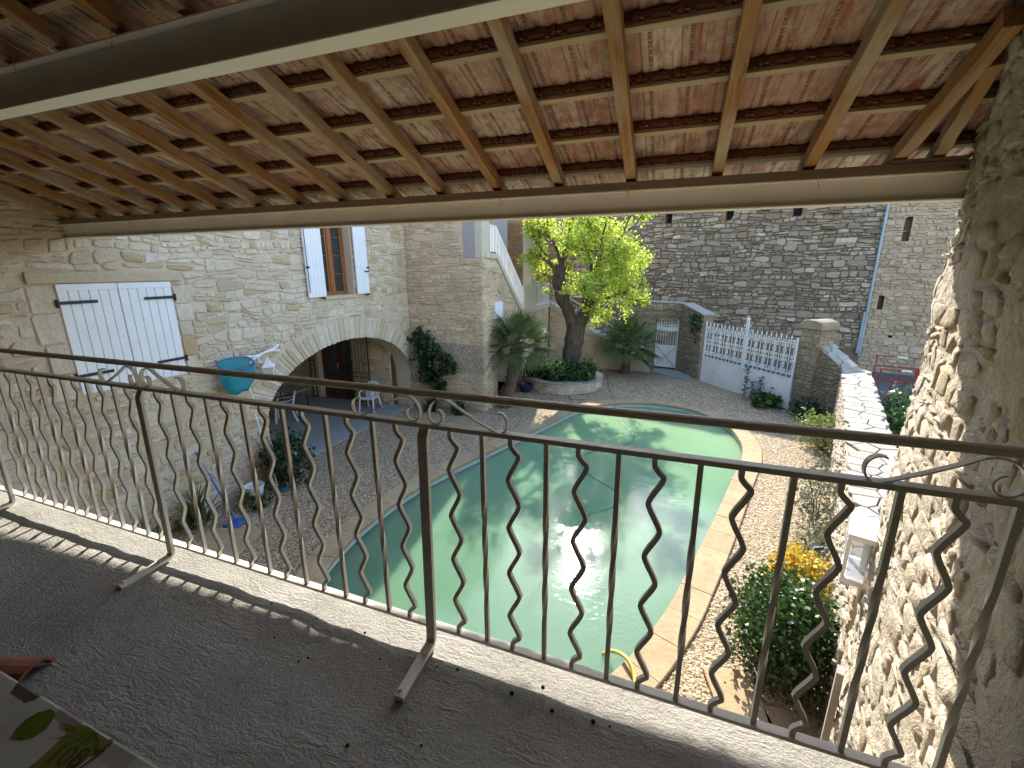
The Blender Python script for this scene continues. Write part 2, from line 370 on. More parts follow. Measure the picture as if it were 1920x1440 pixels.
M['leaf_yellow'] = leaf_mat('leaf_yellow', [(0, (.55, .33, .02)), (.6, (.62, .45, .05)), (1, (.35, .35, .05))], .35)
M['leaf_palm'] = leaf_mat('leaf_palm', [(0, (.075, .11, .035)), (.6, (.11, .155, .055)), (1, (.18, .20, .08))], .3, .4)
M['leaf_dry'] = leaf_mat('leaf_dry', [(0, (.30, .22, .11)), (1, (.38, .30, .17))], .2)
M['flower_white'] = leaf_mat('flower_white', [(0, (.7, .68, .55)), (1, (.8, .8, .72))], .3)
M['flower_purple'] = leaf_mat('flower_purple', [(0, (.07, .09, .06)), (.7, (.10, .11, .09)), (1, (.17, .12, .18))], .2)
M['flower_pink'] = leaf_mat('flower_pink', [(0, (.5, .06, .12)), (1, (.6, .12, .2))], .2)
def cloth_mat():
    t = NT('cloth'); o = t.obj(); m = t.map(o, (13, 13, 1))
    br = t.n('TexVoronoi', feature='F1', distance='CHEBYCHEV'); t.set(br.inputs['Vector'], m); br.inputs['Scale'].default_value = 1; br.inputs['Randomness'].default_value = .45
    sp = t.n('SeparateColor'); t.set(sp.inputs[0], br.outputs['Color'])
    c = t.ramp(sp.outputs[0], [(0, (.75, .77, .76)), (.34, (.42, .39, .41)), (.5, (.78, .80, .78)), (.80, (.12, .12, .12)), (.86, (.60, .60, .60))], 'CONSTANT')
    c = t.mix(t.ramp(t.noise(o, 9, 4), [(.45, 0), (.7, .35)]), c, (.3, .3, .3))
    return t.fin(c, .35, t.bump(t.noise(o, 60), .2, .001), spec=.4)
M['cloth'] = cloth_mat()
M['cloth_green'] = plain('cloth_green', (.14, .22, .02), .4, .35, 18)
M['cloth_olive'] = plain('cloth_olive', (.30, .33, .10), .4, .2, 10)
M['ink'] = plain('ink', (.10, .11, .04), .5)

# ------------------------------------------------------------------ rubble masonry
def rubble(rng, w, h, ch, asp, holes=(), pushers=(), top=None, gap=.012, wav=.25, split=.3, big=.0):
    """irregular coursed stones covering w x h; returns polygons in (u,v)"""
    out = []; v = 0.0; ci = 0; seed = rng.random()*100
    bounds = [0.0]
    while v < h:
        c = rng.uniform(*ch); v += c; bounds.append(v)
    mean = sum(ch)/2
    def B(i, u):
        if i == 0: return bounds[0]
        return bounds[i] + wav*mean*noise.noise((u*1.3/ max(.1, mean*8), i*7.31+seed, seed))*2
    for i in range(len(bounds)-1):
        hh = bounds[i+1]-bounds[i]; u = -rng.random()*hh*asp[1]*.5
        while u < w:
            L = hh*rng.uniform(*asp); L = min(L, .75) if mean < .16 else L
            u0, u1 = max(u, 0), min(u+L, w); u += L
            if u1-u0 < .03: continue
            k = 2 if (rng.random() < split and hh > mean*.8) else 1
            fr = [0, rng.uniform(.35, .65), 1] if k == 2 else [0, 1]
            for a, b in zip(fr[:-1], fr[1:]):
                def P(uu, q):
                    lo, hi = B(i, uu), B(i+1, uu); return (uu, lo + (hi-lo)*q)
                j = min(hh, L)*.13
                c4 = [P(u0, a), P(u1, a), P(u1, b), P(u0, b)]
                j *= 1.5; c4 = [(x+rng.uniform(-j, j), y+rng.uniform(-j, j)*.8) for x, y in c4]
                cx = sum(p[0] for p in c4)/4; cv = sum(p[1] for p in c4)/4
                if cv > h+.02 or cv < 0: continue
                if top is not None and cv > top(cx)-.03: continue
                if any(r[0] < cx < r[1] and r[2] < cv < r[3] for r in holes): continue
                poly = []
                for q in range(4):
                    p, n_, pr = c4[q], c4[(q+1) % 4], c4[q-1]
                    t1, t2 = rng.uniform(.04, .30), rng.uniform(.04, .30)
                    poly.append((p[0]+(pr[0]-p[0])*t1, p[1]+(pr[1]-p[1])*t1)); poly.append((p[0]+(n_[0]-p[0])*t2, p[1]+(n_[1]-p[1])*t2))
                wmin = min(u1-u0, (b-a)*hh); s_ = max(.5, 1-gap/max(wmin, .02))
                poly = [(cx+(x-cx)*(1-gap/max(u1-u0, .04)), cv+(y-cv)*s_) for x, y in poly]
                ok = True
                for r in holes:
                    np_ = []
                    for x, y in poly:
                        if r[0] < x < r[1] and r[2] < y < r[3]:
                            d = [(x-r[0], 0), (r[1]-x, 1), (y-r[2], 2), (r[3]-y, 3)]; k_ = min(d)[1]
                            if k_ == 0: x = r[0]
                            elif k_ == 1: x = r[1]
                            elif k_ == 2: y = r[2]
                            else: y = r[3]
                        np_.append((x, y))
                    poly = np_
                for f in pushers:
                    poly = [f(x, y) for x, y in poly]
                    if any(p is None for p in poly): ok = False; break
                if not ok: continue
                if top is not None: poly = [(x, min(y, top(x))) for x, y in poly]
                poly = [(min(max(x, 0), w), min(max(y, 0), h)) for x, y in poly]
                A = abs(sum(poly[q][0]*poly[(q+1) % 8][1]-poly[(q+1) % 8][0]*poly[q][1] for q in range(8)))/2
                if A < .0006: continue
                out.append(poly)
    return out
def stone_geo(rng, poly, depth, surf):
    """surf(u,v,d) -> world point. rounded pillow stone, 40 triangles"""
    cx = sum(p[0] for p in poly)/len(poly); cv = sum(p[1] for p in poly)/len(poly); n = len(poly)
    d = depth*rng.uniform(.45, 1.25); tu, tv = rng.uniform(-.35, .35)*d, rng.uniform(-.4, .2)*d
    sz = max(.03, min(max(p[0] for p in poly)-min(p[0] for p in poly), max(p[1] for p in poly)-min(p[1] for p in poly)))
    k = max(.6, 1-.022/sz) if sz < .3 else .9
    vs_, fs = [], []
    for (x, y) in poly: vs_.append(surf(x, y, -.012))
    for (x, y) in poly: vs_.append(surf(cx+(x-cx)*.985, cv+(y-cv)*.985, d*rng.uniform(.35, .75)))
    for (x, y) in poly:
        kk = k*rng.uniform(.92, 1.04); e = d + tu*(x-cx)/sz + tv*(y-cv)/sz + rng.uniform(-.18, .18)*d
        vs_.append(surf(cx+(x-cx)*kk, cv+(y-cv)*kk, max(.002, e)))
    vs_.append(surf(cx+rng.uniform(-.1, .1)*sz, cv+rng.uniform(-.1, .1)*sz, max(.004, d*rng.uniform(.85, 1.2))))
    for r in (0, n):
        for q in range(n): fs.append((r+q, r+(q+1) % n, r+n+(q+1) % n, r+n+q))
    for q in range(n): fs.append((2*n+q, 2*n+(q+1) % n, 3*n))
    return vs_, fs
def lay_stones(rng, polys, depth, surf, mat, parent, nmax, name='stone', smooth=False):
    items = []
    for poly in polys:
        cx = sum(p[0] for p in poly)/8; cv = sum(p[1] for p in poly)/8; c = surf(cx, cv, 0)
        q = pj(c); A = 0
        if q and -30 < q[0] < 1950 and -30 < q[1] < 1470:
            pp = [pj(surf(x, y, 0)) for x, y in poly[::2]]
            if all(pp):
                A = abs(sum(pp[i][0]*pp[(i+1) % 4][1]-pp[(i+1) % 4][0]*pp[i][1] for i in range(4)))/2
        items.append((A, poly))
    items.sort(key=lambda t_: -t_[0])
    rest = MB()
    for i, (A, poly) in enumerate(items):
        vs_, fs = stone_geo(rng, poly, depth, surf)
        if i < nmax and A > 20:
            MB().add(vs_, fs).build(name, mat, parent, smooth=smooth)
        else: rest.add(vs_, fs)
    if rest.v:
        o = rest.build('small_'+name+'s', mat, parent, smooth=smooth); o['kind'] = 'stuff'
def wall_face(mb, surf, w, h, holes=(), arch=None, reveal=.3, top=None, mi=0):
    """front sheet of a wall with openings cut out; arch=(u0,u1,f(u))"""
    us = {0.0, w}
    for r in holes: us |= {max(0, r[0]), min(w, r[1])}
    if arch:
        a0, a1, fn = arch
        for k in range(61):
            us.add(a0 + (a1-a0)*(.5-.5*math.cos(math.pi*k/60)))
    if top is not None:
        for k in range(41): us.add(w*k/40)
    us = sorted(us)
    for a, b in zip(us[:-1], us[1:]):
        if b-a < 1e-6: continue
        m = (a+b)/2; cuts = []
        for r in holes:
            if r[0] <= m <= r[1]: cuts.append((r[2], r[2], r[3], r[3]))
        if arch and arch[0] < m < arch[1]: cuts.append((0, 0, arch[2](a), arch[2](b)))
        cuts.sort(); ya, yb_ = 0, 0
        for c0a, c0b, c1a, c1b in cuts:
            if c0a > ya+1e-6: mb.add([surf(a, ya, 0), surf(b, yb_, 0), surf(b, c0b, 0), surf(a, c0a, 0)], [(0, 1, 2, 3)], mi)
            ya, yb_ = c1a, c1b
        ta, tb = (h, h) if top is None else (top(a), top(b))
        mb.add([surf(a, ya, 0), surf(b, yb_, 0), surf(b, tb, 0), surf(a, ta, 0)], [(0, 1, 2, 3)], mi)
    for r in holes:
        q = [(r[0], r[2]), (r[1], r[2]), (r[1], r[3]), (r[0], r[3])]
        for i in range(4):
            p, n_ = q[i], q[(i+1) % 4]
            mb.add([surf(*p, 0), surf(*n_, 0), surf(*n_, -reveal), surf(*p, -reveal)], [(0, 1, 2, 3)], mi)
    if arch:
        a0, a1, fn = arch; pr = [(a0, 0)] + [(a0+(a1-a0)*(.5-.5*math.cos(math.pi*k/60)),)*1 for k in range(61)]
        pts = [(a0, 0)] + [(u[0], fn(u[0])) for u in pr[1:]] + [(a1, 0)]
        for p, n_ in zip(pts[:-1], pts[1:]):
            mb.add([surf(*p, 0), surf(*n_, 0), surf(*n_, -reveal), surf(*p, -reveal)], [(0, 1, 2, 3)], mi)

# ================================================================== SETTING
def catmull(pts, n=8, closed=True):
    out = []; N = len(pts)
    for i in range(N if closed else N-1):
        g = lambda k: Vector(pts[k % N]) if closed else Vector(pts[min(max(k, 0), N-1)])
        p0, p1, p2, p3 = g(i-1), g(i), g(i+1), g(i+2)
        for j in range(n):
            t_ = j/n
            out.append(.5*((2*p1)+(p2-p0)*t_+(2*p0-5*p1+4*p2-p3)*t_**2+(3*p1-p0-3*p2+p3)*t_**3))
    if not closed: out.append(Vector(pts[-1]))
    return out
POOL = catmull([(-4.53, 4.22), (-4.78, 4.9), (-4.86, 5.9), (-4.66, 7.52), (-3.85, 10.04), (-3.17, 12.0), (-2.62, 13.55), (-1.62, 14.62), (-.3, 15.05), (.92, 14.72), (1.75, 13.65), (2.02, 12.3), (1.92, 11.15), (1.57, 9.85), (1.05, 7.9), (.56, 6.21), (.2, 5.1), (-.35, 4.0), (-1.2, 3.1), (-2.4, 2.75), (-3.6, 3.1)], 6)
def offset(poly, d):
    out = []; n = len(poly)
    for i in range(n):
        t_ = (poly[(i+1) % n]-poly[i-1]).normalized(); out.append(poly[i] + Vector((-t_.y, t_.x))*d)
    return out
_area = sum(POOL[i-1].x*POOL[i].y-POOL[i].x*POOL[i-1].y for i in range(len(POOL)))
SGN = 1 if _area < 0 else -1           # offset sign that points outward
POOL_OUT = offset(POOL, SGN*.40)
def in_poly(x, y, poly):
    c = False; n = len(poly)
    for i in range(n):
        a, b = poly[i-1], poly[i]
        if (a[1] > y) != (b[1] > y) and x < (b[0]-a[0])*(y-a[1])/(b[1]-a[1])+a[0]: c = not c
    return c

# ground sheet with the pool cut out
bm = bmesh.new()
outer = [bm.verts.new(p) for p in ((-300, -300, 0), (300, -300, 0), (300, 300, 0), (-300, 300, 0))]
hole = offset(POOL, SGN*.2); inner = [bm.verts.new((p.x, p.y, 0)) for p in hole]
ed = [bm.edges.new((outer[i], outer[(i+1) % 4])) for i in range(4)] + [bm.edges.new((inner[i], inner[(i+1) % len(inner)])) for i in range(len(inner))]
bmesh.ops.triangle_fill(bm, edges=ed, use_beauty=True)
for f in list(bm.faces):
    c = f.calc_center_median()
    if in_poly(c.x, c.y, hole): bm.faces.remove(f)
bmesh.ops.recalc_face_normals(bm, faces=bm.faces)
me = bpy.data.meshes.new('ground'); bm.to_mesh(me); bm.free(); me.materials.append(M['gravel'])
ground = bpy.data.objects.new('ground', me); put(ground, None); tag(ground, 'tan gravel yard around the swimming pool', 'ground', kind='structure')

# loose pebbles
rg = np.random.default_rng(5)
def pebbles(n, xr, yr, s0, s1, test):
    x = rg.uniform(*xr, n); y = rg.uniform(*yr, n)
    keep = np.array([test(a, b) for a, b in zip(x, y)]); x, y = x[keep], y[keep]; n = len(x)
    s = rg.uniform(s0, s1, n)
    oc = np.array([(1, 0, 0), (0, 1, 0), (-1, 0, 0), (0, -1, 0), (0, 0, 1.), (.3, .2, .9)])[:5]
    oc = np.array([(1, 0, 0), (.45, .85, 0), (-.6, .75, 0), (-1, -.1, 0), (-.35, -.85, 0), (.6, -.7, 0), (.1, .1, .75)])
    a = rg.uniform(0, 2*np.pi, n); st = rg.uniform(.6, 1, n)
    P = oc[None]*np.stack([s, s*st, s*.8], 1)[:, None, :]; P = P*(1+rg.uniform(-.25, .25, P.shape))
    ca, sa = np.cos(a)[:, None], np.sin(a)[:, None]
    Q = np.stack([P[..., 0]*ca-P[..., 1]*sa+x[:, None], P[..., 0]*sa+P[..., 1]*ca+y[:, None], P[..., 2]+.002], 2)
    F = np.array([(i, (i+1) % 6, 6) for i in range(6)])[None]+(np.arange(n)*7)[:, None, None]
    return Q.reshape(-1, 3), F.reshape(-1, 3)
OUT2 = offset(POOL, SGN*.41)
def yard(x, y): return not in_poly(x, y, OUT2) and x < 1.8+.28*(y-4.3)+.05
vv, ff, nn = [], [], 0
for (n, xr, yr, s0, s1) in ((9000, (.0, 3.2), (3.6, 8.5), .014, .028), (8000, (.8, 4.6), (8.5, 15), .016, .03), (15000, (-8, -3.0), (3.2, 12.2), .014, .027), (9000, (-6, 4), (12, 19.5), .018, .034)):
    a, b = pebbles(n, xr, yr, s0, s1, yard); vv.append(a); ff.append(b+nn); nn += len(a)
me = np_mesh('gravel_stones', np.concatenate(vv), np.concatenate(ff), M['pebble'])
o = bpy.data.objects.new('gravel_stones', me); put(o, None); tag(o, 'loose tan gravel stones scattered over the yard', 'gravel', kind='stuff')

# street beyond the walls and the patio slab under the arch
mb = MB(); mb.add([(2.5, 4.5, .004), (60, 4.5, .004), (60, 60, .004), (-30, 60, .004), (-30, 24, .004), (2, 21, .004), (5.6, 15.4, .004)], [(0, 1, 2, 3, 4, 5, 6)])
tag(mb.build('street', M['asphalt']), 'grey street beyond the garden wall', 'street', kind='structure')
mb = MB(); mb.bb((-13, 6.2, -.1), (-8.03, 12.0, .05)); tag(mb.build('patio', M['patio'], bevel=.006), 'smooth grey concrete patio under the stone arch', 'patio', kind='structure')

# ------------------------------------------------------------------ pool
pool = thing('swimming_pool', 'free-form swimming pool with cream stone coping and cloudy green water', 'pool', (-1.4, 9, 0))
mb = MB(); n = len(POOL)
prof = [(0, .0), (0, -1.5)]
for i in range(n):
    a, b = POOL[i-1], POOL[i]
    mb.add([(a.x, a.y, 0), (b.x, b.y, 0), (b.x, b.y, -1.5), (a.x, a.y, -1.5)], [(0, 1, 2, 3)])
mb.add([(p.x, p.y, -1.5) for p in POOL], [tuple(range(n))])
for k in range(3):      # submerged rounded steps at the far end
    c = Vector((-.1, 15.2)); r = 3.1-.8*k
    pts = [(c.x+r*math.cos(a), c.y+r*math.sin(a)) for a in [math.pi*1.03+math.pi*.94*j/24 for j in range(25)]]
    pts = [p for p in pts if in_poly(p[0], p[1], POOL)]
    if len(pts) > 3: mb.prism(pts+[(1.2, 14.5), (0, 14.95), (-1.4, 14.6)], -1.5, -.62+.2*k)
mb.build('basin', M['basin'], pool)
mb = MB(); rim = offset(POOL, SGN*.012)
for i in range(n):      # waterline tile band
    a, b = POOL[i-1], POOL[i]; c = offset(POOL, -SGN*.012)
per = [0]
for i in range(n): per.append(per[-1]+(POOL[(i+1) % n]-POOL[i]).length)
def at_len(poly, s):
    s %= per[-1]
    for i in range(n):
        if per[i+1] >= s:
            t_ = (s-per[i])/(per[i+1]-per[i]); return poly[i].lerp(poly[(i+1) % n], t_)
ns = 54; L = per[-1]/ns; INN = offset(POOL, -SGN*.03)
rs = random.Random(3)
for k in range(ns):
    mb = MB(); m_ = 6; s0 = k*L+.004; s1 = (k+1)*L-.004; z1 = .045+rs.uniform(-.004, .004); vs_ = []
    for j in range(m_+1):
        s = s0+(s1-s0)*j/m_; a, b = at_len(INN, s), at_len(POOL_OUT, s)
        e = (b-a).normalized()*.012
        vs_ += [(a.x, a.y, -.03), (a.x, a.y, z1-.012), (a.x+e.x, a.y+e.y, z1), (b.x-e.x, b.y-e.y, z1), (b.x, b.y, z1-.012), (b.x, b.y, -.03)]
    fs = []
    for j in range(m_):
        for q in range(5): fs.append((j*6+q, j*6+q+1, j*6+6+q+1, j*6+6+q))
    fs += [(0, 5, 4, 3, 2, 1), tuple(m_*6+q for q in (0, 1, 2, 3, 4, 5))]
    mb.add(vs_, fs).build('coping_slab', M['pool_coping'], pool)
mb = MB(); mb.prism([(p.x, p.y) for p in offset(POOL, -SGN*.004)], -1.49, -.13)
wat = mb.build('water', M['water']); tag(wat, 'cloudy green pool water with the sun glinting on ripples', 'water', kind='structure')
bm = bmesh.new(); bm.from_mesh(wat.data); bmesh.ops.recalc_face_normals(bm, faces=bm.faces); bm.to_mesh(wat.data); bm.free()

# ------------------------------------------------------------------ stone house on the left
HX = -8.03
rr = random.Random(11)
house = thing('stone_house', 'cream rubble stone house with wide arch and white shutters on the left', 'house', (HX, 9, 0))
AC, AA, AB, AS = 9.45+3, 2.8, 1.51, 1.18
def arch_top(u): return AS + AB*math.sqrt(max(0, 1-((u-AC)/AA)**2))
hs = lambda u, v, d: Vector((HX+d, u-3, v))
win = (8.78+3, 9.86+3, 3.83, 5.8)
mb = MB(); wall_face(mb, hs, 15.4, 8.2, holes=[win], arch=(AC-AA, AC+AA, arch_top), reveal=.55)
mb.bb((HX-.6, -3, 8.1), (HX, 12.4, 8.2))
hwall = mb.build('wall', M['house_mortar'], house)
def ring(u): return 0
def push_arch(x, y):
    ex, ey = AA+.55, AB+.58
    dx, dy = (x-AC)/ex, (y-AS)/ey
    if abs(x-AC) < AA+.28 and y <= AS:
        if abs(x-AC) < AA-.3: return None
        return (AC+math.copysign(AA+.28, x-AC), y)
    if y > AS and dx*dx+dy*dy < 1:
        r = math.sqrt(dx*dx+dy*dy)
        if r < .62: return None
        return (AC+(x-AC)/r, AS+(y-AS)/r)
    return (x, y)
stone_holes = [(win[0]-.02, win[1]+.02, win[2]-.14, win[3]+.2), (3.36+3, 5.46+3, 2.66, 4.46)]
polys = rubble(rr, 15.4, 8.2, (.05, .19), (1.0, 3.4), holes=stone_holes, pushers=[push_arch], gap=.024, wav=.6, split=.4)
lay_stones(rr, polys, .022, hs, M['house_stone'], hwall, 300)
# voussoirs of thin stones set on edge round the arch
mbv = []
k = 0; ang = math.pi*.985
pts = []
while ang > math.pi*.015:
    pts.append(ang); ang -= rr.uniform(.028, .05)/(.55+.45*abs(math.cos(ang)))*1.0
for a0, a1 in zip(pts[:-1], pts[1:]):
    a1 = a1+.003
    Lq = rr.uniform(.42, .62); e = lambda a, g: (AC+(AA+g*.95)*math.cos(a), AS+(AB+g)*math.sin(a))
    am = (a0+a1)/2; q = [e(a0, -.015), e(a0, Lq*.5), e(a0-.004, Lq), e(am, Lq+rr.uniform(0, .03)), e(a1+.004, Lq), e(a1, Lq*.5), e(a1, -.015), e(am, -.02-rr.uniform(0, .02))]
    vs_, fs = stone_geo(rr, q, .022, hs)
    d_ = len(vs_)
    MB().add(vs_, fs).build('arch_stone', M['house_stone'], hwall)
for sgn in (-1, 1):         # jamb stones below the springing
    v = 0.06
    while v < AS-.02:
        h_ = rr.uniform(.09, .17); w_ = rr.uniform(.2, .36); a = AC+sgn*AA; b = a+sgn*w_
        if b > 15.38: b = 15.38
        x0, x1 = min(a-.01*sgn, b), max(a-.01*sgn, b); v1 = min(v+h_-.012, AS)
        c = .02
        q = [(x0, v+c), (x0+c, v), (x1-c, v), (x1, v+c), (x1, v1-c), (x1-c, v1), (x0+c, v1), (x0, v1-c)]
        vs_, fs = stone_geo(rr, q, .03, hs); MB().add(vs_, fs).build('arch_stone', M['house_stone'], hwall); v += h_
# porch room behind the arch
pm = MB(); pm.bb((-13.2, 6.0, 2.9), (HX-.5, 12.3, 3.0)); pm.bb((-13.2, 5.9, 0), (HX-.55, 6.1, 2.9)); pm.bb((-13.3, 6, 0), (-13.2, 12, 2.9))
pm.build('porch_wall', M['wing_mortar'], house)
pw = MB(); ps = lambda u, v, d: Vector((-13.2+u, 11.95-d, v)); door = (1.62, 3.1, 0, 2.55)
wall_face(pw, ps, 4.65, 2.9, holes=[door], reveal=.3)
pwall = pw.build('porch_end_wall', M['wing_mortar'], house)
lay_stones(rr, rubble(rr, 4.65, 2.9, (.08, .18), (1.4, 3.2), holes=[door], gap=.02), .03, ps, M['wing_stone'], pwall, 60)
# glazed wooden double door in the porch and open iron grille
dm = MB(); y0 = 12.2
for a, b in ((-11.57, -10.85), (-10.83, -10.11)):
    dm.bb((a, y0-.05, .05), (a+.1, y0, 2.5)); dm.bb((b-.1, y0-.05, .05), (b, y0, 2.5)); dm.bb((a+.1, y0-.05, 2.38), (b-.1, y0, 2.5)); dm.bb((a+.1, y0-.045, .05), (b-.1, y0-.005, .85))
dob = dm.build('door', M['wood_door'], house, bevel=.005)
for a, b in ((-11.47, -10.95), (-10.73, -10.21)): MB().bb((a, y0-.03, .85), (b, y0-.02, 2.38)).build('pane', M['glass'], dob)
MB().tube([(-10.86, y0-.1, 1.1), (-10.86, y0-.1, 1.3)], .012).build('handle', M['steel'], dob)
gm = MB(); gx0, gx1, gy = -10.05, -9.3, 11.8
gm.bb((gx0, gy-.02, .07), (gx0+.03, gy+.01, 2.5)); gm.bb((gx1-.03, gy-.02, .07), (gx1, gy+.01, 2.5))
for z in (.1, .95, 1.1, 2.48): gm.bb((gx0+.03, gy-.015, z), (gx1-.03, gy+.005, z+.025))
ggr = gm.build('grille', M['iron'], house)
for i in range(1, 6): MB().tube([(gx0+i*.125, gy-.02, .1), (gx0+i*.125, gy-.02, 2.48)], .008).build('grille_bar', M['iron'], ggr)
gm = MB(); gm.bb((-11.8, gy-.02, .07), (-11.77, gy+.01, 2.3)); gm.bb((-11.62, gy-.02, .07), (-11.59, gy+.01, 2.3))
for z in (.1, 1.25, 1.4, 2.27): gm.bb((-11.77, gy-.015, z), (-11.62, gy+.005, z+.025))
gm.build('grille', M['iron'], house)
# big closed plank shutters
lin = MB(); lin.bb((HX-.02, 3.40, 4.295), (HX+.045, 5.40, 4.45)); lin.build('lintel', M['dressed'], house, smooth=False, bevel=.012)
for (ya, yb_) in ((3.39, 3.665), (5.225, 5.45)):
    z = 2.66
    while z < 4.27:
        h_ = rr.uniform(.25, .55); z1 = min(z+h_, 4.285)
        a, b = (ya+rr.uniform(-.08, .03), yb_) if ya < 4 else (ya, yb_+rr.uniform(-.05, .08))
        c = .025; q = [(a+3, z+c), (a+c+3, z), (b-c+3, z), (b+3, z+c), (b+3, z1-c-.012), (b-c+3, z1-.012), (a+c+3, z1-.012), (a+3, z1-c-.012)]
        vs_, fs = stone_geo(rr, q, .03, hs); MB().add(vs_, fs).build('jamb_stone', M['house_stone'], hwall); z = z1
sh0, sh1, sz0, sz1 = 3.69, 5.2, 2.70, 4.285
mid = (sh0+sh1)/2 - .02
for a, b, side in ((sh0, mid-.004, 0), (mid+.004, sh1, 1)):
    bk = MB(); bk.bb((HX-.03, a, sz0), (HX-.002, b, sz1)); so = bk.build('shutter', M['white_paint'], house)
    npk = 6; w_ = (b-a)/npk
    for i in range(npk):
        MB().bb((HX-.001, a+i*w_+.003, sz0), (HX+.022, a+(i+1)*w_-.003, sz1)).build('plank', M['white_paint'], so, bevel=.006)
    MB().bb((HX+.0225, a, sz1-.09), (HX+.03, b, sz1)).build('head_rail', M['white_paint'], so, bevel=.004)
    for z in (4.03, 2.98):
        hm = MB()
        if side == 0: hm.bb((HX+.031, a-.02, z-.022), (HX+.039, a+.44, z+.022)); hm.tube([(HX+.035, a-.03, z-.06), (HX+.035, a-.03, z+.05)], .018)
        else: hm.bb((HX+.031, b-.44, z-.022), (HX+.039, b+.02, z+.022)); hm.tube([(HX+.035, b+.03, z-.06), (HX+.035, b+.03, z+.05)], .018)
        hm.build('hinge', M['iron'], so)
# casement window upstairs with white shutters folded back
wy0, wy1, wz0, wz1 = 8.78, 9.86, 3.83, 5.8; wx = HX-.27
wm = MB(); fr = .06
wm.bb((wx, wy0, wz0), (wx+.05, wy0+fr, wz1)); wm.bb((wx, wy1-fr, wz0), (wx+.05, wy1, wz1)); wm.bb((wx, wy0+fr, wz0), (wx+.05, wy1-fr, wz0+.09)); wm.bb((wx, wy0+fr, wz1-.06), (wx+.05, wy1-fr, wz1))
mid = (wy0+wy1)/2; wm.bb((wx+.002, mid-.065, wz0+.09), (wx+.062, mid+.065, wz1-.06))
for a in (wy0+fr, mid+.065):
    wm.bb((wx+.004, a, wz0+.09), (wx+.044, a+.045, wz1-.06)); wm.bb((wx+.004, a+.352, wz0+.09), (wx+.044, a+.3975, wz1-.06))
    for z in (4.35, 4.8, 5.25): wm.bb((wx+.01, a+.045, z), (wx+.03, a+.352, z+.018))
wob = wm.build('window', M['wood_window'], house, bevel=.004)
for a in (wy0+fr+.045, mid+.11): MB().bb((wx+.014, a, wz0+.09), (wx+.02, a+.307, wz1-.06)).build('pane', M['glass'], wob)
MB().bb((HX-.25, wy0-.05, wz0-.08), (HX+.05, wy1+.05, wz0-.004)).build('sill', M['dressed'], house, bevel=.01)
for a, b in ((8.18, 8.74), (9.9, 10.4)):
    bk = MB(); so = bk.bb((HX+.05, a, 3.83), (HX+.062, b, 5.78)).build('window_shutter', M['white_paint'], house)
    w_ = (b-a)/5
    for i in range(5): MB().bb((HX+.0625, a+i*w_+.002, 3.83), (HX+.085, a+(i+1)*w_-.002, 5.78)).build('plank', M['white_paint'], so, bevel=.004)
    hm = MB(); e = a+.03 if a < 9 else b-.03; hm.tube([(HX+.1, e, 3.95), (HX+.1, e, 5.6)], .008) if a < 9 else hm.bb((HX+.086, b-.16, 4.4), (HX+.1, b+.02, 4.43))
    hm.bb((HX+.086, e-.03, 4.5), (HX+.115, e+.05, 4.54)); hm.bb((HX+.086, (a+b)/2+.1, 3.78), (HX+.12, (a+b)/2+.2, 3.83))
    hm.build('latch', M['iron'], so)
MB().tube([(HX-.01, 4.95, 2.02), (HX+.02, 4.95, 2.02)], .035, 10).build('vent', M['dressed'], house)

# ------------------------------------------------------------------ wing of the house with the outside stair
wing = thing('house_wing', 'stained stone wing of the house with outdoor staircase and landing', 'house', (-6.7, 12.4, 0))
rw = random.Random(21)
fs_ = lambda u, v, d: Vector((-8.03+u, 12.4-d, v))
mb = MB(); wall_face(mb, fs_, 2.63, 6.3); wf = mb.build('front_wall', M['wing_mortar'], wing)
polys = rubble(rw, 2.63, 6.3, (.07, .19), (1.3, 3.2), holes=[(2.02, 2.64, 4.78, 8.3)], gap=.02, wav=.4)
lay_stones(rw, polys, .028, fs_, M['wing_stone'], wf, 260)
MB().bb((-6.0, 12.385, 4.79), (-5.62, 12.41, 6.3)).build('grey_render', M['render_grey'], wing)
MB().bb((-5.62, 12.38, 4.79), (-5.39, 12.97, 6.35)).build('corner_pillar', M['render_cream'], wing, bevel=.01)
ss_ = lambda u, v, d: Vector((-5.4+d, 12.4+u, v))
def stair_top(u): return 4.78 if u < 1.1 else max(2.5, 4.78-(u-1.1)*.80)
rec = (1.1, 3.85, 0, 1.75)
mb = MB(); wall_face(mb, ss_, 3.95, 5, holes=[rec], reveal=1.2, top=stair_top)
mb.bb((-6.65, 13.4, 0), (-6.6, 16.4, 1.8))
sw = mb.build('stair_wall', M['wing_mortar'], wing)
lay_stones(rw, rubble(rw, 3.95, 5, (.09, .24), (1.1, 2.6), holes=[rec], top=stair_top, gap=.02, wav=.5), .03, ss_, M['wing_stone'], sw, 160)
lw = lambda u, v, d: Vector((-5.4+d, 16.35+u, v))
mb = MB(); wall_face(mb, lw, 3.65, 2.75); lwall = mb.build('landing_wall', M['wing_mortar'], wing)
lay_stones(rw, rubble(rw, 3.65, 2.75, (.1, .22), (1.3, 2.8), gap=.022), .025, lw, M['wing_stone'], lwall, 60)
MB().bb((-7.6, 16.3, 2.75), (-5.34, 21.3, 2.9)).build('landing_slab', M['render_cream'], wing, bevel=.01)
st = MB(); st.bb((-6.8, 12.6, 4.79), (-5.36, 13.5, 4.93)); st.build('top_landing', M['render_cream'], wing, bevel=.01)
nst = 12
for i in range(nst):
    z = 4.79-(i+1)*(4.79-2.9)/nst; y = 13.5+i*.24; MB().bb((-6.7, y, z-.17), (-5.44, y+.26, z)).build('step', M['render_cream'], wing)
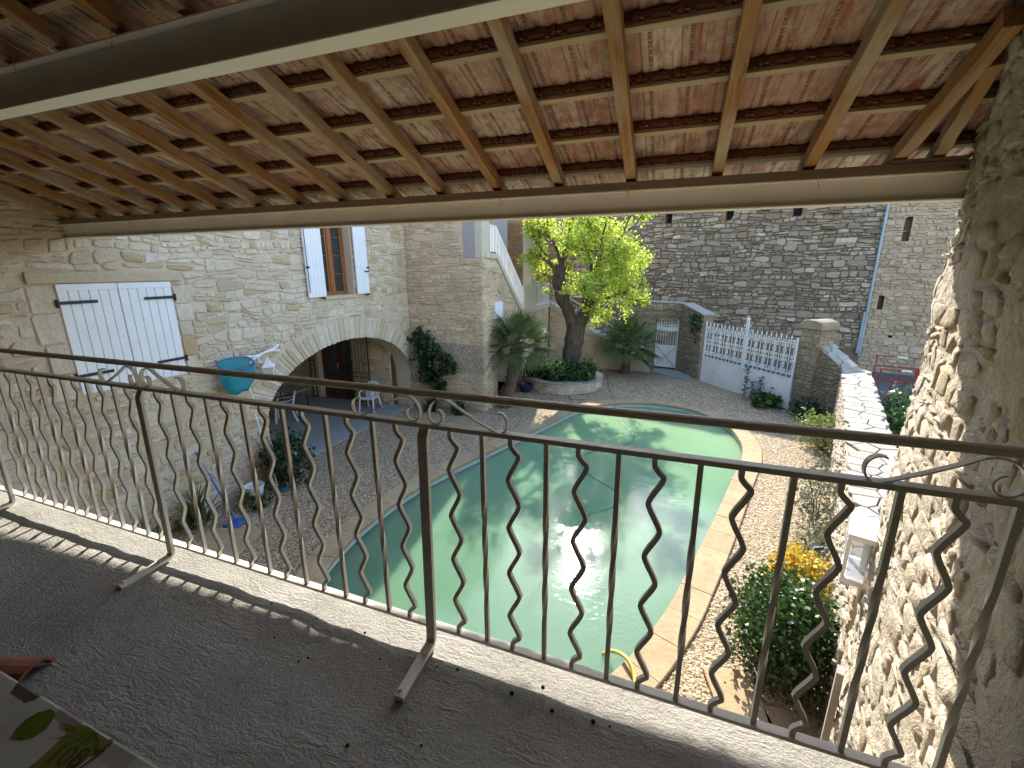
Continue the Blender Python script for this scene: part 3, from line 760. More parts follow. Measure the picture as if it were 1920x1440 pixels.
sm = MB(); sm.ribbon([(-5.38, 12.98, 4.86), (-5.38, 13.5, 4.86), (-5.38, 16.35, 2.62)], (1, 0, 0), .09, .16); sm.build('stringer', M['render_cream'], wing)
rl = MB(); rl.ribbon([(-5.38, 12.98, 5.75), (-5.38, 13.45, 5.75), (-5.38, 16.3, 3.62)], (1, 0, 0), .045, .03); rl.ribbon([(-5.38, 12.98, 5.0), (-5.38, 13.5, 5.0), (-5.38, 16.3, 2.84)], (1, 0, 0), .03, .02)
ro = rl.build('stair_railing', M['white_paint'], wing)
y = 13.02
while y < 16.32:
    zt = 5.75 if y < 13.45 else 5.75-(y-13.45)*.747; zb = 5.0 if y < 13.5 else 5.0-(y-13.5)*.771
    MB().bb((-5.391, y-.009, zb), (-5.369, y+.009, zt-.01)).build('bar', M['white_paint'], ro); y += .125
MB().bb((-5.75, 17.25, 2.9), (-5.38, 17.95, 6.6)).build('pillar', M['render_cream'], wing, bevel=.01)
for i in range(6): MB().bb((-5.47, 16.45+i*.13, 2.905), (-5.44, 16.45+i*.13+.124, 3.85)).build('board', M['render_cream'], wing, bevel=.004)
rl = MB(); rl.bb((-5.40, 17.96, 3.80), (-5.36, 20.0, 3.84)); rl.bb((-5.40, 17.96, 2.96), (-5.36, 20.0, 2.99)); ro = rl.build('landing_railing', M['white_paint'], wing)
for i in range(15): MB().bb((-5.392, 18.05+i*.135, 2.99), (-5.368, 18.05+i*.135+.022, 3.80)).build('bar', M['white_paint'], ro)
# upper walls set back behind the stair
mb = MB(); mb.bb((-6.95, 12.5, 2.9), (-6.9, 18.6, 8.2)); mb.build('rendered_wall', M['render_grey'], wing)
bs = lambda u, v, d: Vector((-8.0+u, 20.9-d, v))
mb = MB(); wall_face(mb, bs, 2.7, 6.6); bw = mb.build('back_wall', M['orange_stone'], wing)
lay_stones(rw, [p for p in rubble(rw, 2.7, 6.6, (.1, .22), (1.2, 2.8), gap=.025) if sum(q[1] for q in p)/8 > 2.8], .03, bs, M['orange_stone'], bw, 50)
MB().bb((-6.9, 14.6, 4.3), (-6.86, 15.0, 5.4)).build('shutter', M['white_paint'], wing)
MB().bb((-5.42, 13.25, 2.9), (-5.33, 13.9, 3.42)).build('meter_box', M['white_paint'], wing, bevel=.01)
MB().bb((-14, 12.6, 8.2), (-6.85, 21.5, 8.35)).build('roof', M['terracotta'], wing)
mb = MB(); mb.bb((-14, 12.5, 0), (-8.1, 21.5, 8.2)); mb.build('rear_block', M['wing_mortar'], wing)
# second flight descending to the right
f2 = MB(); sx0, sx1, sy = -5.3, -.75, 20.0; sl2 = (3.0-.25)/(4.55)
tp = lambda u: 2.86-u*.617
f2s = lambda u, v, d: Vector((-5.34+u, 20.0-d, v))
mb = MB(); wall_face(mb, f2s, 4.5, 3.0, top=lambda u: max(.05, tp(u)-.12)); f2w = mb.build('lower_stair_wall', M['wing_mortar'], wing)
lay_stones(rw, rubble(rw, 4.5, 3.0, (.1, .2), (1.3, 2.8), top=lambda u: max(.06, tp(u)-.14), gap=.02), .025, f2s, M['wing_stone'], f2w, 60)
for i in range(17):
    u = .1+i*.265; MB().bb((-5.34+u, 20.02, max(0, tp(u)-.3)), (-5.34+u+.28, 21.2, tp(u)-.02)).build('step', M['render_cream'], wing)
sm = MB(); sm.ribbon([(-5.34, 20.0, 2.85), (-5.34+4.55, 20.0, 2.85-4.55*.617)], (0, 1, 0), .1, .2); sm.build('stringer', M['dressed'], wing)
rl = MB()
for off in (.16, .86): rl.ribbon([(-5.34, 20.0, 2.9+off), (-5.34+4.3, 20.0, 2.9+off-4.3*.617)], (0, 1, 0), .03, .025)
ro = rl.build('ornate_railing', M['white_paint'], wing)
def spiral(c, r0, r1, a0, turns, ax, ay, n=18):
    out = []
    for i in range(n+1):
        t_ = i/n; a = a0+turns*2*math.pi*t_; r = r0+(r1-r0)*t_
        out.append(Vector(c)+Vector(ax)*(r*math.cos(a))+Vector(ay)*(r*math.sin(a)))
    return out
for i in range(16):
    u = .15+i*.27; x = -5.34+u; zb = 2.9+.16-u*.617
    sc_ = MB()
    sc_.ribbon([(x, 20, zb), (x, 20, zb+.7)], (0, 1, 0), .014, .014)
    X_, Z_ = (1, 0, 0), (0, 0, 1)
    sc_.ribbon(spiral((x+.10, 20, zb+.47-.06), .10, .025, math.pi*.9, 1.3, X_, Z_), (0, 1, 0), .014, .012)
    sc_.ribbon(spiral((x+.15, 20, zb+.19-.09), .10, .025, -.1*math.pi, 1.3, X_, Z_), (0, 1, 0), .014, .012)
    sc_.build('scroll', M['white_paint'], ro)
MB().tube([(-3.9, 21.15, 3.1), (-.9, 21.15, 1.2)], .02).build('handrail', M['white_paint'], wing)

# ------------------------------------------------------------------ far buildings across the street
FD = Vector((.966, -.26, 0)).normalized(); FN = Vector((-.26, -.966, 0)).normalized(); F0 = Vector((8.0, 23.35, 0))
far = thing('far_building', 'long dark grey rubble stone building behind the entrance gate', 'building', (0, 25.4, 0))
rf = random.Random(31)
ff_ = lambda u, v, d: F0 + FD*(u-22) + FN*d + Vector((0, 0, v))
fh = []
for x in (-.55, 2.25, 4.95):
    u = (x-8.0)/.966+22; fh.append((u-.17, u+.17, 6.72, 7.2))
mb = MB(); wall_face(mb, ff_, 22, 8.4, holes=fh, reveal=.5)
for r in fh: mb.add([ff_(r[0], r[2], -.5), ff_(r[1], r[2], -.5), ff_(r[1], r[3], -.5), ff_(r[0], r[3], -.5)], [(0, 1, 2, 3)])
mb.add([ff_(0, 8.4, 0), ff_(22, 8.4, 0), ff_(22, 8.4, -8), ff_(0, 8.4, -8)], [(0, 1, 2, 3)])
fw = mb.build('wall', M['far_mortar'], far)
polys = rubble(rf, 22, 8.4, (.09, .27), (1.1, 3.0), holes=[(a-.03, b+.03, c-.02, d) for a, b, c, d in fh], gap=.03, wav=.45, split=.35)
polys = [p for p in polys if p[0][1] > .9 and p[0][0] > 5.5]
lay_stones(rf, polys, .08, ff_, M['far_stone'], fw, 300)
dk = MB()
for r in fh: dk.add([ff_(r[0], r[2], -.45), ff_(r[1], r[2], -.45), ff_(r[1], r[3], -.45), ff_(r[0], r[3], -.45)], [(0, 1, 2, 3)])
dk.build('opening_shade', M['dark'], far)  # dark sheets stand in for the shade inside the small openings
for r in fh:        # brick dressings round the small openings
    for sx in (-1, 1):
        for k in range(8):
            u = (r[0] if sx < 0 else r[1])+sx*.11; v = r[2]-.05+k*.068
            q = [(u-.1, v+.01), (u-.09, v), (u+.09, v), (u+.1, v+.01), (u+.1, v+.045), (u+.09, v+.055), (u-.09, v+.055), (u-.1, v+.045)]
            vs_, fs = stone_geo(rf, q, .07, ff_); MB().add(vs_, fs).build('brick', M['orange_stone'], fw)
dp = MB(); P = lambda u, v, d: ff_(22+u, v, d)
dp.tube([P(-.02, 8.4, .12), P(-.02, .7, .12)], .055, 10)
for v in (1.5, 3.0, 4.5, 6.0, 7.5): dp.tube([P(-.02, v-.02, .12), P(-.02, v+.03, .12)], .068, 10)
dp.tube([P(-.1, 2.6, .14), P(-.1, .8, .14)], .05, 8)
dp.build('drainpipe', M['zinc'], far)
side = thing('pale_building', 'paler rubble building with narrow slit windows right of the drainpipe', 'building', tuple(F0+FD*5))
sd_ = lambda u, v, d: F0 + FD*u + FN*(d+.004) + Vector((0, 0, v))
sh = [(.62, .86, 5.5, 6.45), (.28, .48, 2.72, 3.32), (.85, 1.0, 1.55, 1.85), (2.3, 2.5, 1.6, 1.9), (3.2, 3.5, 4.2, 5.2)]
mb = MB(); wall_face(mb, sd_, 14, 8.4, holes=sh, reveal=.35); mb.add([sd_(0, 8.4, 0), sd_(14, 8.4, 0), sd_(14, 8.4, -8), sd_(0, 8.4, -8)], [(0, 1, 2, 3)])
sw2 = mb.build('wall', M['side_mortar'], side)
lay_stones(rf, rubble(rf, 6, 8.4, (.09, .24), (1.1, 2.4), holes=sh, gap=.035, wav=.45), .06, sd_, M['side_stone'], sw2, 200)
for r in sh: MB().add([sd_(r[0], r[2], -.3), sd_(r[1], r[2], -.3), sd_(r[1], r[3], -.3), sd_(r[0], r[3], -.3)], [(0, 1, 2, 3)]).build('shutter', M['wood_door'], side)

# ------------------------------------------------------------------ garden walls, pillar and gates
def seg_surf(a, b, flip=1):
    a = Vector((a[0], a[1], 0)); b = Vector((b[0], b[1], 0)); D = (b-a).normalized(); N_ = Vector((D.y, -D.x, 0))*flip
    return (lambda u, v, d: a + D*u + N_*d + Vector((0, 0, v))), (b-a).length
rgw = random.Random(41)
def garden_wall(parent, a, b, h0, h1, thick, nst, mats=('garden_stone', 'garden_mortar'), holes=(), flip=1, ch=(.07, .17), depth=.045, gap=.022):
    sf, L = seg_surf(a, b, flip); tp_ = lambda u: h0+(h1-h0)*u/L
    mb = MB(); wall_face(mb, sf, L, max(h0, h1), holes=holes, top=tp_, reveal=thick-.05)
    mb.add([sf(0, 0, -thick), sf(L, 0, -thick), sf(L, h1, -thick), sf(0, h0, -thick)], [(0, 1, 2, 3)]) if not holes else None
    mb.add([sf(0, h0, 0), sf(L, h1, 0), sf(L, h1, -thick), sf(0, h0, -thick)], [(0, 1, 2, 3)])
    mb.add([sf(0, 0, 0), sf(0, h0, 0), sf(0, h0, -thick), sf(0, 0, -thick)], [(0, 1, 2, 3)]); mb.add([sf(L, 0, 0), sf(L, h1, 0), sf(L, h1, -thick), sf(L, 0, -thick)], [(0, 1, 2, 3)])
    w = mb.build('wall', M[mats[1]], parent)
    lay_stones(rgw, rubble(rgw, L, max(h0, h1), ch, (1.3, 3.2), holes=holes, top=lambda u: tp_(u)-.01, gap=gap, wav=.4), depth, sf, M[mats[0]], w, nst)
    return sf, L, tp_
# wall with the small gate, left of the entrance
bw_t = thing('boundary_wall', 'old brown stone boundary wall with small white gate, left of entrance gate', 'wall', (-.5, 21, 0))
sgh = (None,)
sfA, LA, _ = garden_wall(bw_t, (-5.3, 21.75), (.45, 20.95), 3.1, 2.95, .4, 120, holes=[(4.72, 5.72, 0, 2.28)])
sfB, LB, _ = garden_wall(bw_t, (.45, 20.95), (1.22, 19.05), 2.95, 2.66, .4, 80)
for sf, L, h0, h1 in ((sfA, LA, 3.1, 2.95), (sfB, LB, 2.95, 2.66)):
    u = 0
    while u < L-.05:
        w_ = min(rgw.uniform(.4, .7), L-u); hz = lambda uu: h0+(h1-h0)*uu/L
        mb = MB(); q = [(u+.005, .06), (u+w_-.005, .06), (u+w_-.005, -.45), (u+.005, -.45)]
        mb.add([sf(x, hz(x)+z_, d_) for z_ in (.002, .065) for x, d_ in q], [(0, 3, 2, 1), (4, 5, 6, 7), (0, 1, 5, 4), (1, 2, 6, 5), (2, 3, 7, 6), (3, 0, 4, 7)])
        mb.build('coping_slab', M['coping_slab'], bw_t, bevel=.01); u += w_
MB().add([(-.9, 20.9, .02), (.9, 20.5, .02), (1.3, 18.9, .02), (.3, 19.3, .02), (-.9, 20.3, .02)], [(0, 1, 2, 3, 4)]).build('threshold', M['patio'], bw_t)
# right garden wall with crazy-paving coping
gw_t = thing('garden_wall', 'sunlit stone garden wall topped with pale crazy paving, right of the pool', 'wall', (3.2, 9.5, 0))
A_, B_ = (1.80, 4.25), (4.70, 14.62)
sfG, LG, _ = garden_wall(gw_t, A_, B_, 1.66, 1.66, .58, 220, mats=('barn_stone', 'barn_mortar'), flip=-1, ch=(.06, .14), depth=.03)
C_ = (4.02, 16.2)
sfH, LH, tpH = garden_wall(gw_t, B_, C_, 1.66, 2.45, .5, 90, flip=-1, ch=(.06, .13))
def crazy(parent, sf, L, zt, w0, w1, n_across, rng, cell=.36):
    """irregular flagstones from a jittered point set, each a clipped voronoi cell"""
    pts = []
    nu = int(L/cell)+2
    for i in range(-1, nu+1):
        for j in range(-1, n_across+1):
            pts.append(((i+.5+rng.uniform(-.42, .42)+.5*(j % 2))*cell, w0+(w1-w0)*(j+.5+rng.uniform(-.35, .35))/n_across))
    for (px, py) in pts:
        if not (-.05 < px < L+.05 and w0 < py < w1): continue
        poly = [(0, w0), (L, w0), (L, w1), (0, w1)]
        for (qx, qy) in pts:
            if (qx, qy) == (px, py) or (qx-px)**2+(qy-py)**2 > (3.2*cell)**2: continue
            mx_, my_ = (px+qx)/2, (py+qy)/2; nx_, ny_ = qx-px, qy-py; l = math.hypot(nx_, ny_); nx_ /= l; ny_ /= l
            out = []
            for k in range(len(poly)):
                a, b = poly[k-1], poly[k]
                da = (a[0]-mx_)*nx_+(a[1]-my_)*ny_+.009; db = (b[0]-mx_)*nx_+(b[1]-my_)*ny_+.009
                if (da <= 0) != (db <= 0):
                    t_ = da/(da-db); out.append((a[0]+(b[0]-a[0])*t_, a[1]+(b[1]-a[1])*t_))
                if db <= 0: out.append(b)
            poly = out
            if len(poly) < 3: break
        if len(poly) < 3: continue
        ar = abs(sum(poly[k-1][0]*poly[k][1]-poly[k][0]*poly[k-1][1] for k in range(len(poly))))/2
        if ar < .004: continue
        cx = sum(p[0] for p in poly)/len(poly); cy = sum(p[1] for p in poly)/len(poly)
        m = len(poly); mb = MB(); h_ = .045+rng.uniform(-.004, .006); tx, ty = rng.uniform(-.01, .01), rng.uniform(-.01, .01)
        vs_ = [sf(x, zt(x)+.003, y) for x, y in poly] + [sf(x, zt(x)+h_-.008, y) for x, y in poly] + [sf(cx+(x-cx)*.97, zt(x)+h_+tx*(x-cx)+ty*(y-cy), cy+(y-cy)*.97) for x, y in poly]
        fs = [tuple(range(3*m-1, 2*m-1, -1))]
        for r_ in (0, m):
            for k in range(m): fs.append((r_+k, r_+(k+1) % m, r_+m+(k+1) % m, r_+m+k))
        mb.add(vs_, fs); o = mb.build('coping_slab', M['coping_slab'], parent)
rcz = random.Random(8)
MB().add([sfG(0, 1.672, .03), sfG(LG, 1.672, .03), sfG(LG, 1.672, -.62), sfG(0, 1.672, -.62)], [(0, 1, 2, 3)]).build('coping_bed', M['side_mortar'], gw_t)
crazy(gw_t, sfG, LG, lambda u: 1.675, -.62, .04, 2, rcz, .30)
MB().add([sfH(0, 1.675, .03), sfH(LH, 2.465, .03), sfH(LH, 2.465, -.54), sfH(0, 1.675, -.54)], [(0, 1, 2, 3)]).build('coping_bed', M['side_mortar'], gw_t)
crazy(gw_t, sfH, LH, lambda u: 1.68+(2.47-1.68)*u/LH, -.54, .04, 2, rcz, .28)
# gate pillar
gp = thing('gate_pillar', 'square rubble gate pillar with rounded cap, right of the entrance gate', 'pillar', (4.15, 16.1, 0))
GD = Vector((2.5, -3.2, 0)).normalized()
pa = Vector((3.84, 15.98, 0)); 
pc = pa + GD*.35 + Vector((GD.y, -GD.x, 0))*-.32
Mp = Matrix((GD, Vector((-GD.y, GD.x, 0)), Vector((0, 0, 1)))).transposed()
mb = MB(); mb.box(pc+Vector((0, 0, 1.32)), (.62, .62, 2.64), Mp); pw_ = mb.build('shaft', M['garden_mortar'], gp)
for fx in (0, 1):
    X_ = GD if fx == 0 else Vector((-GD.y, GD.x, 0)); N_ = Vector((GD.y, -GD.x, 0)) if fx == 0 else GD
    sf = lambda u, v, d, X_=X_, N_=N_: pc + X_*(u-.31) + N_*(.311+d) + Vector((0, 0, v))
    lay_stones(rgw, rubble(rgw, .62, 2.62, (.08, .16), (1.2, 2.6), gap=.02), .025, sf, M['garden_stone'], pw_, 60)
mb = MB()
for i in range(7):
    a = math.pi*i/6
prof = [(-.37, 0), (-.37, .16), (-.3, .24), (-.12, .29), (.12, .29), (.3, .24), (.37, .16), (.37, 0)]
vs_ = []
for s_ in (-.37, .37):
    for x, z in prof: vs_.append(pc + GD*x + Vector((-GD.y, GD.x, 0))*s_ + Vector((0, 0, 2.645+z)))
mb.add(vs_, [tuple(range(7, -1, -1)), tuple(range(8, 16))] + [(i, (i+1) % 8, 8+(i+1) % 8, 8+i) for i in range(8)])
mb.build('cap', M['garden_stone'], gp, bevel=.03)

# ornate white entrance gate: two leaves
gate = thing('entrance_gate', 'ornate white iron double gate with scrollwork and sheet-metal lower panels', 'gate', (2.5, 17.4, 0))
G0 = Vector((1.31, 18.95, 0)); G1 = Vector((3.80, 15.77, 0)); GL = (G1-G0).length; GU = (G1-G0)/GL; GNv = Vector((GU.y, -GU.x, 0))
if GNv.y > 0: GNv = -GNv
gpt = lambda u, z, d=0: G0 + GU*u + GNv*d + Vector((0, 0, z))
bp = MB()
def lyre(h_, s=1):      # scroll bar: curls out at both ends with a cranked middle
    pts = []
    r = .055
    for i in range(15):
        a = 3*math.pi/2 - i/14*2.9*math.pi*.62; rr_ = r*(.35+.65*i/14); pts.append((-.0*s+s*(.055+rr_*math.cos(a)), h_-.06+rr_*math.sin(a)))
    pts = [(s*(.055+.055*k*math.cos(a)), h_-.065+.055*k*math.sin(a)) for k, a in [(.3+.7*i/14, -1.2*math.pi+ (i/14)*2.2*math.pi) for i in range(15)]][::1]
    return pts
def scroll_bar(h_, s):
    top = [(s*(.075+.068*(.22+.78*i/20)*math.cos(math.pi*(-1.85+2.85*i/20))), h_-.075+.068*(.22+.78*i/20)*math.sin(math.pi*(-1.85+2.85*i/20))) for i in range(21)]
    bot = [(x, h_-z) for x, z in top][::-1]
    return top + [(s*.008, h_*.70), (s*.05, h_*.60), (s*.05, h_*.40), (s*.008, h_*.30)] + bot
for leaf in (0, 1):
    u0, u1 = (0.02, GL/2-.012) if leaf == 0 else (GL/2+.012, GL-.02)
    fm = MB(); t_ = .05
    fb = lambda a, b, za, zb, d=.035: fm.add([gpt(x, z, y) for y in (-d/2, d/2) for x, z in ((a, za), (b, za), (b, zb), (a, zb))], [(0, 3, 2, 1), (4, 5, 6, 7), (0, 1, 5, 4), (1, 2, 6, 5), (2, 3, 7, 6), (3, 0, 4, 7)])
    fb(u0, u0+t_, .04, 2.45 if leaf == 0 else 2.62); fb(u1-t_, u1, .04, 2.62 if leaf == 0 else 2.35)
    for za in (.04, 1.02, 1.16, 2.14): fb(u0+t_, u1-t_, za, za+.03)
    lf = fm.build('gate_leaf', M['gate_paint'], gate)
    pm_ = MB(); c_ = gpt((u0+u1)/2, .55, .035); e_ = [gpt(u0+t_, .07, .006), gpt(u1-t_, .07, .006), gpt(u1-t_, 1.02, .006), gpt(u0+t_, 1.02, .006)]
    pm_.add(e_+[c_]+[gpt(u0+t_, .07, -.01), gpt(u1-t_, .07, -.01), gpt(u1-t_, 1.02, -.01), gpt(u0+t_, 1.02, -.01)], [(0, 1, 4), (1, 2, 4), (2, 3, 4), (3, 0, 4), (8, 7, 6, 5)])
    pm_.build('panel', M['gate_paint'], lf)
    nb = 10; sp_ = (u1-u0-2*t_)/nb
    for i in range(nb+1):
        u = u0+t_+i*sp_
        if 0 < i < nb:
            b_ = MB(); b_.ribbon([gpt(u, 1.05), gpt(u, 2.3)], GNv, .018, .018); b_.tube([gpt(u, 2.28), gpt(u, 2.34), gpt(u, 2.44)], [.014, .022, .002], 6); b_.build('bar', M['gate_paint'], lf)
        if i < nb:
            for z0, hh in ((1.19, .47), (1.67, .47)):
                s = 1 if i % 2 == 0 else -1
                ub = u if s > 0 else u+sp_
                sc_ = MB(); k_ = 1.0
                sc_.ribbon([gpt(ub+x*k_, z0+z) for x, z in scroll_bar(hh, s)], GNv, .020, .018); sc_.build('scroll', M['gate_paint'], lf)
            sc_ = MB(); sc_.ribbon(spiral(gpt(u+sp_*.5, 2.225), .045, .012, -math.pi/2, 1.3, GU, (0, 0, 1)), GNv, .018, .016); sc_.build('scroll', M['gate_paint'], lf)
    ue = u1-t_/2 if leaf == 0 else u0+t_/2; s = -1 if leaf == 0 else 1
    fn = MB(); fn.tube([gpt(ue, 2.6), gpt(ue, 2.72), gpt(ue, 2.86)], [.02, .03, .002], 8)
    fn.ribbon(spiral(gpt(ue+s*.1, 2.32), .09, .02, math.pi*(0 if s < 0 else 1), 1.2*(1 if s < 0 else -1), GU, (0, 0, 1)), GNv, .016, .013)
    fn.ribbon(spiral(gpt(ue+s*.07, 2.5), .06, .015, math.pi*(0 if s < 0 else 1), 1.2*(1 if s < 0 else -1), GU, (0, 0, 1)), GNv, .016, .013); fn.build('finial', M['gate_paint'], lf)
lk = MB(); lk.add([gpt(GL/2+x, z, y) for y in (.02, .06) for x, z in ((-.1, .93), (.02, .93), (.02, 1.06), (-.1, 1.06))], [(0, 3, 2, 1), (4, 5, 6, 7), (0, 1, 5, 4), (1, 2, 6, 5), (2, 3, 7, 6), (3, 0, 4, 7)]); lk.build('lock_box', M['gate_paint'], gate)
# small garden gate
sg = thing('small_gate', 'narrow white garden gate with upright bars and crossed lower panel', 'gate', (-.1, 21.15, 0))
sgp = lambda u, z, d=0: sfA(4.74+u, z, d-.12)
W_ = .96; fm = MB()
def qb(mb, a, b, za, zb, d0, d1, P=sgp): mb.add([P(x, z, y) for y in (d0, d1) for x, z in ((a, za), (b, za), (b, zb), (a, zb))], [(0, 3, 2, 1), (4, 5, 6, 7), (0, 1, 5, 4), (1, 2, 6, 5), (2, 3, 7, 6), (3, 0, 4, 7)]); return mb
qb(fm, 0, .04, .05, 2.1, -.02, .02); qb(fm, W_-.04, W_, .05, 2.1, -.02, .02)
for z in (.05, 1.02, 1.95): qb(fm, .04, W_-.04, z, z+.04, -.018, .018)
fo = fm.build('frame', M['gate_paint'], sg); qb(MB(), .04, W_-.04, .09, 1.02, -.008, .006).build('panel', M['gate_paint'], sg)
x1 = MB(); x1.bar(sgp(.05, .1, .012), sgp(W_-.05, 1.0, .012), .012, .03, GNv); x1.bar(sgp(.05, 1.0, .013), sgp(W_-.05, .1, .013), .012, .03, GNv); x1.build('cross_brace', M['zinc'], sg)
for i in range(8): MB().tube([sgp(.1+i*.11, 1.05), sgp(.1+i*.11, 2.16), sgp(.1+i*.11, 2.24)], [.011, .011, .002], 6).build('bar', M['gate_paint'], sg)
qb(MB(), .04, W_-.04, 1.72, 1.9, -.012, -.004).build('letter_plate', M['gate_paint'], sg)

# ------------------------------------------------------------------ barn: right wall, floor, beams, roof
ZF = 2.9634; RS = .35; YB = 4.008
rbw = random.Random(51)
bwall = thing('barn_wall', 'rough sunlit rubble wall at the right edge beside the railing', 'wall', (1.5, 3, 0))
BD = Vector((RS, 1, 0)).normalized(); BN = Vector((-BD.y, BD.x, 0)); BO = Vector((1.78, YB, 0)); BLEN = 7.5
def lump(u, v):
    p = Vector((u*1.6, v*2.4, 3.3)); return .035*noise.noise(p) + .014*noise.noise(p*3.1+Vector((5, 1, 2))) + .014*abs(noise.noise(p*7.3)) + .014*abs(noise.noise(p*15)) + .007*noise.noise(p*33)
def bsurf(u, v, d):     # u = 0 at the far end, growing towards the camera
    fl = .22*max(0, 1-v/3.8)*max(0, 1-u/1.8)
    return BO - BD*u + BN*(lump(u, v)+d+fl*.3-.06*min(1, max(0, u-.8))) + BD*(.10*noise.noise((0, v*1.7, 9.1))+.05*noise.noise((0, v*6, 4.1))+fl)*max(0, 1-u*1.6) + Vector((0, 0, v))
mb = MB(); nu, nv = 230, 330; vs_ = []; fs = []
for j in range(nv+1):
    for i in range(nu+1):
        u = 7.5*(i/nu)**1.5; v = 8.6*j/nv; vs_.append(bsurf(u, v, 0))
for j in range(nv):
    for i in range(nu): a = j*(nu+1)+i; fs.append((a, a+nu+1, a+nu+2, a+1))
mb.add(vs_, fs)
# end face of the wall
vs_ = []; fs = []
for j in range(61):
    v = 7.2*j/60
    for k in range(9): vs_.append(bsurf(0, v, 0) - BN*(.62*k/8) + BD*(.05*noise.noise((k*.4, v*2, 7)) if k else 0))
for j in range(60):
    for k in range(8): a = j*9+k; fs.append((a, a+1, a+10, a+9))
mb.add(vs_, fs)
bwo = mb.build('wall_face', M['barn_mortar'], bwall, smooth=True)
polys = rubble(rbw, 4.2, 6.6, (.06, .17), (1.0, 2.4), gap=.03, wav=.5)
lay_stones(rbw, [p for p in polys if rbw.random() < .8], .016, bsurf, M['barn_stone'], bwo, 260, smooth=True)

# balcony floor
flo = MB(); RD = Vector((1, -.026, .01)).normalized(); RNv = Vector((-.026, -1, 0)).normalized(); RO = Vector((-.40, 1.345, ZF))
fp = lambda s, t_, h=0: RO + RD*s + RNv*t_ + Vector((0, 0, h))
nu, nv = 220, 70; vs_ = []; fs = []
for j in range(nv+1):
    for i in range(nu+1):
        s = -7.6+9.6*i/nu; t_ = -.02+4.4*(j/nv)**1.6
        z = .008*noise.noise((s*1.4, t_*1.4, 1)) + .006*noise.noise((s*5, t_*5, 4)) + .003*noise.noise((s*17, t_*17, 2))
        if j == 0: t_ += .018*noise.noise((s*6, 0, 3))+.012*noise.noise((s*19, 0, 3))
        vs_.append(fp(s, t_, z))
for j in range(nv):
    for i in range(nu): a = j*(nu+1)+i; fs.append((a, a+1, a+nu+2, a+nu+1))
flo.add(vs_, fs)
flo.add([fp(-7.6, -.02, -.01), fp(2, -.02, -.01), fp(2, -.01, -.3), fp(-7.6, -.01, -.3)], [(0, 1, 2, 3)]); flo.add([fp(-7.6, -.01, -.3), fp(2, -.01, -.3), fp(2, 4.4, -.3), fp(-7.6, 4.4, -.3)], [(0, 1, 2, 3)])
tag(flo.build('balcony_floor', M['floor'], smooth=True), 'rough grey concrete floor of the covered balcony', 'floor', kind='structure')
bk = MB(); bk.bb((-8.03, -3.1, 0), (3, -3.0, 8.6)); bk.bb((-8.03, -.2, 0), (1.5, -.05, 2.6))  # unseen barn wall, its dark wood tone set to lower bounced light
tag(bk.build('back_wall', M['plate']), 'unseen back wall of the barn behind the balcony, darkened to dim the interior', 'wall')

# steel beams
def ibeam(name, label, y, z0, z1, x0, x1, fw=.10, tf=.012):
    b = thing(name, label, 'beam', ((x0+x1)/2, y, z0))
    mb = MB(); mb.bb((x0, y-fw/2, z0), (x1, y+fw/2, z0+tf)); mb.build('lower_flange', M['beam_paint'], b, bevel=.003)
    mb = MB(); mb.bb((x0, y-.005, z0+tf+.0005), (x1, y+.005, z1-tf-.0005)); mb.build('web', M['beam_paint'], b)
    mb = MB(); mb.bb((x0, y-fw/2, z1-tf), (x1, y+fw/2, z1)); mb.build('upper_flange', M['beam_paint'], b, bevel=.003)
    rb = random.Random(int(y*100)); x = x0+.6
    while x < x1-.3:
        n_ = MB(); yy = y-fw/2-.003
        n_.tube([(x, yy+.02, z1+.05), (x, yy, z1+.012), (x+.005, yy-.004, z1-.03), (x+rb.uniform(-.02, .03), yy-.008, z1-.045-rb.random()*.03)], .0028, 5); n_.build('wire_tie', M['batten'], b); x += rb.uniform(.9, 1.4)
    return b
SL = rad(20.7924); TS = math.tan(SL); ZR = 5.14
ibeam('steel_beam', 'long cream steel beam carrying the lower edge of the tiled roof', YB-.05, 4.90, 5.08, -8.10, 1.84)
ibeam('steel_beam', 'near cream steel beam crossing the upper left corner under the rafters', 2.15, 5.58, 5.83, -8.10, 1.35, .13)
roof = thing('barn_roof', 'open tiled barn roof seen from below with wooden rafters and battens', 'roof', (-3, 2, 5.5))
def rz(y, off=0): return ZR + TS*(YB-y) + off
SX = Vector((0, math.cos(SL), -math.sin(SL))); SN = Vector((0, math.sin(SL), math.cos(SL)))   # downslope, roof normal
MB().bb((-8.1, YB-.10, 5.082), (1.82, YB+.02, 5.142)).build('wall_plate', M['plate'], roof, bevel=.004)
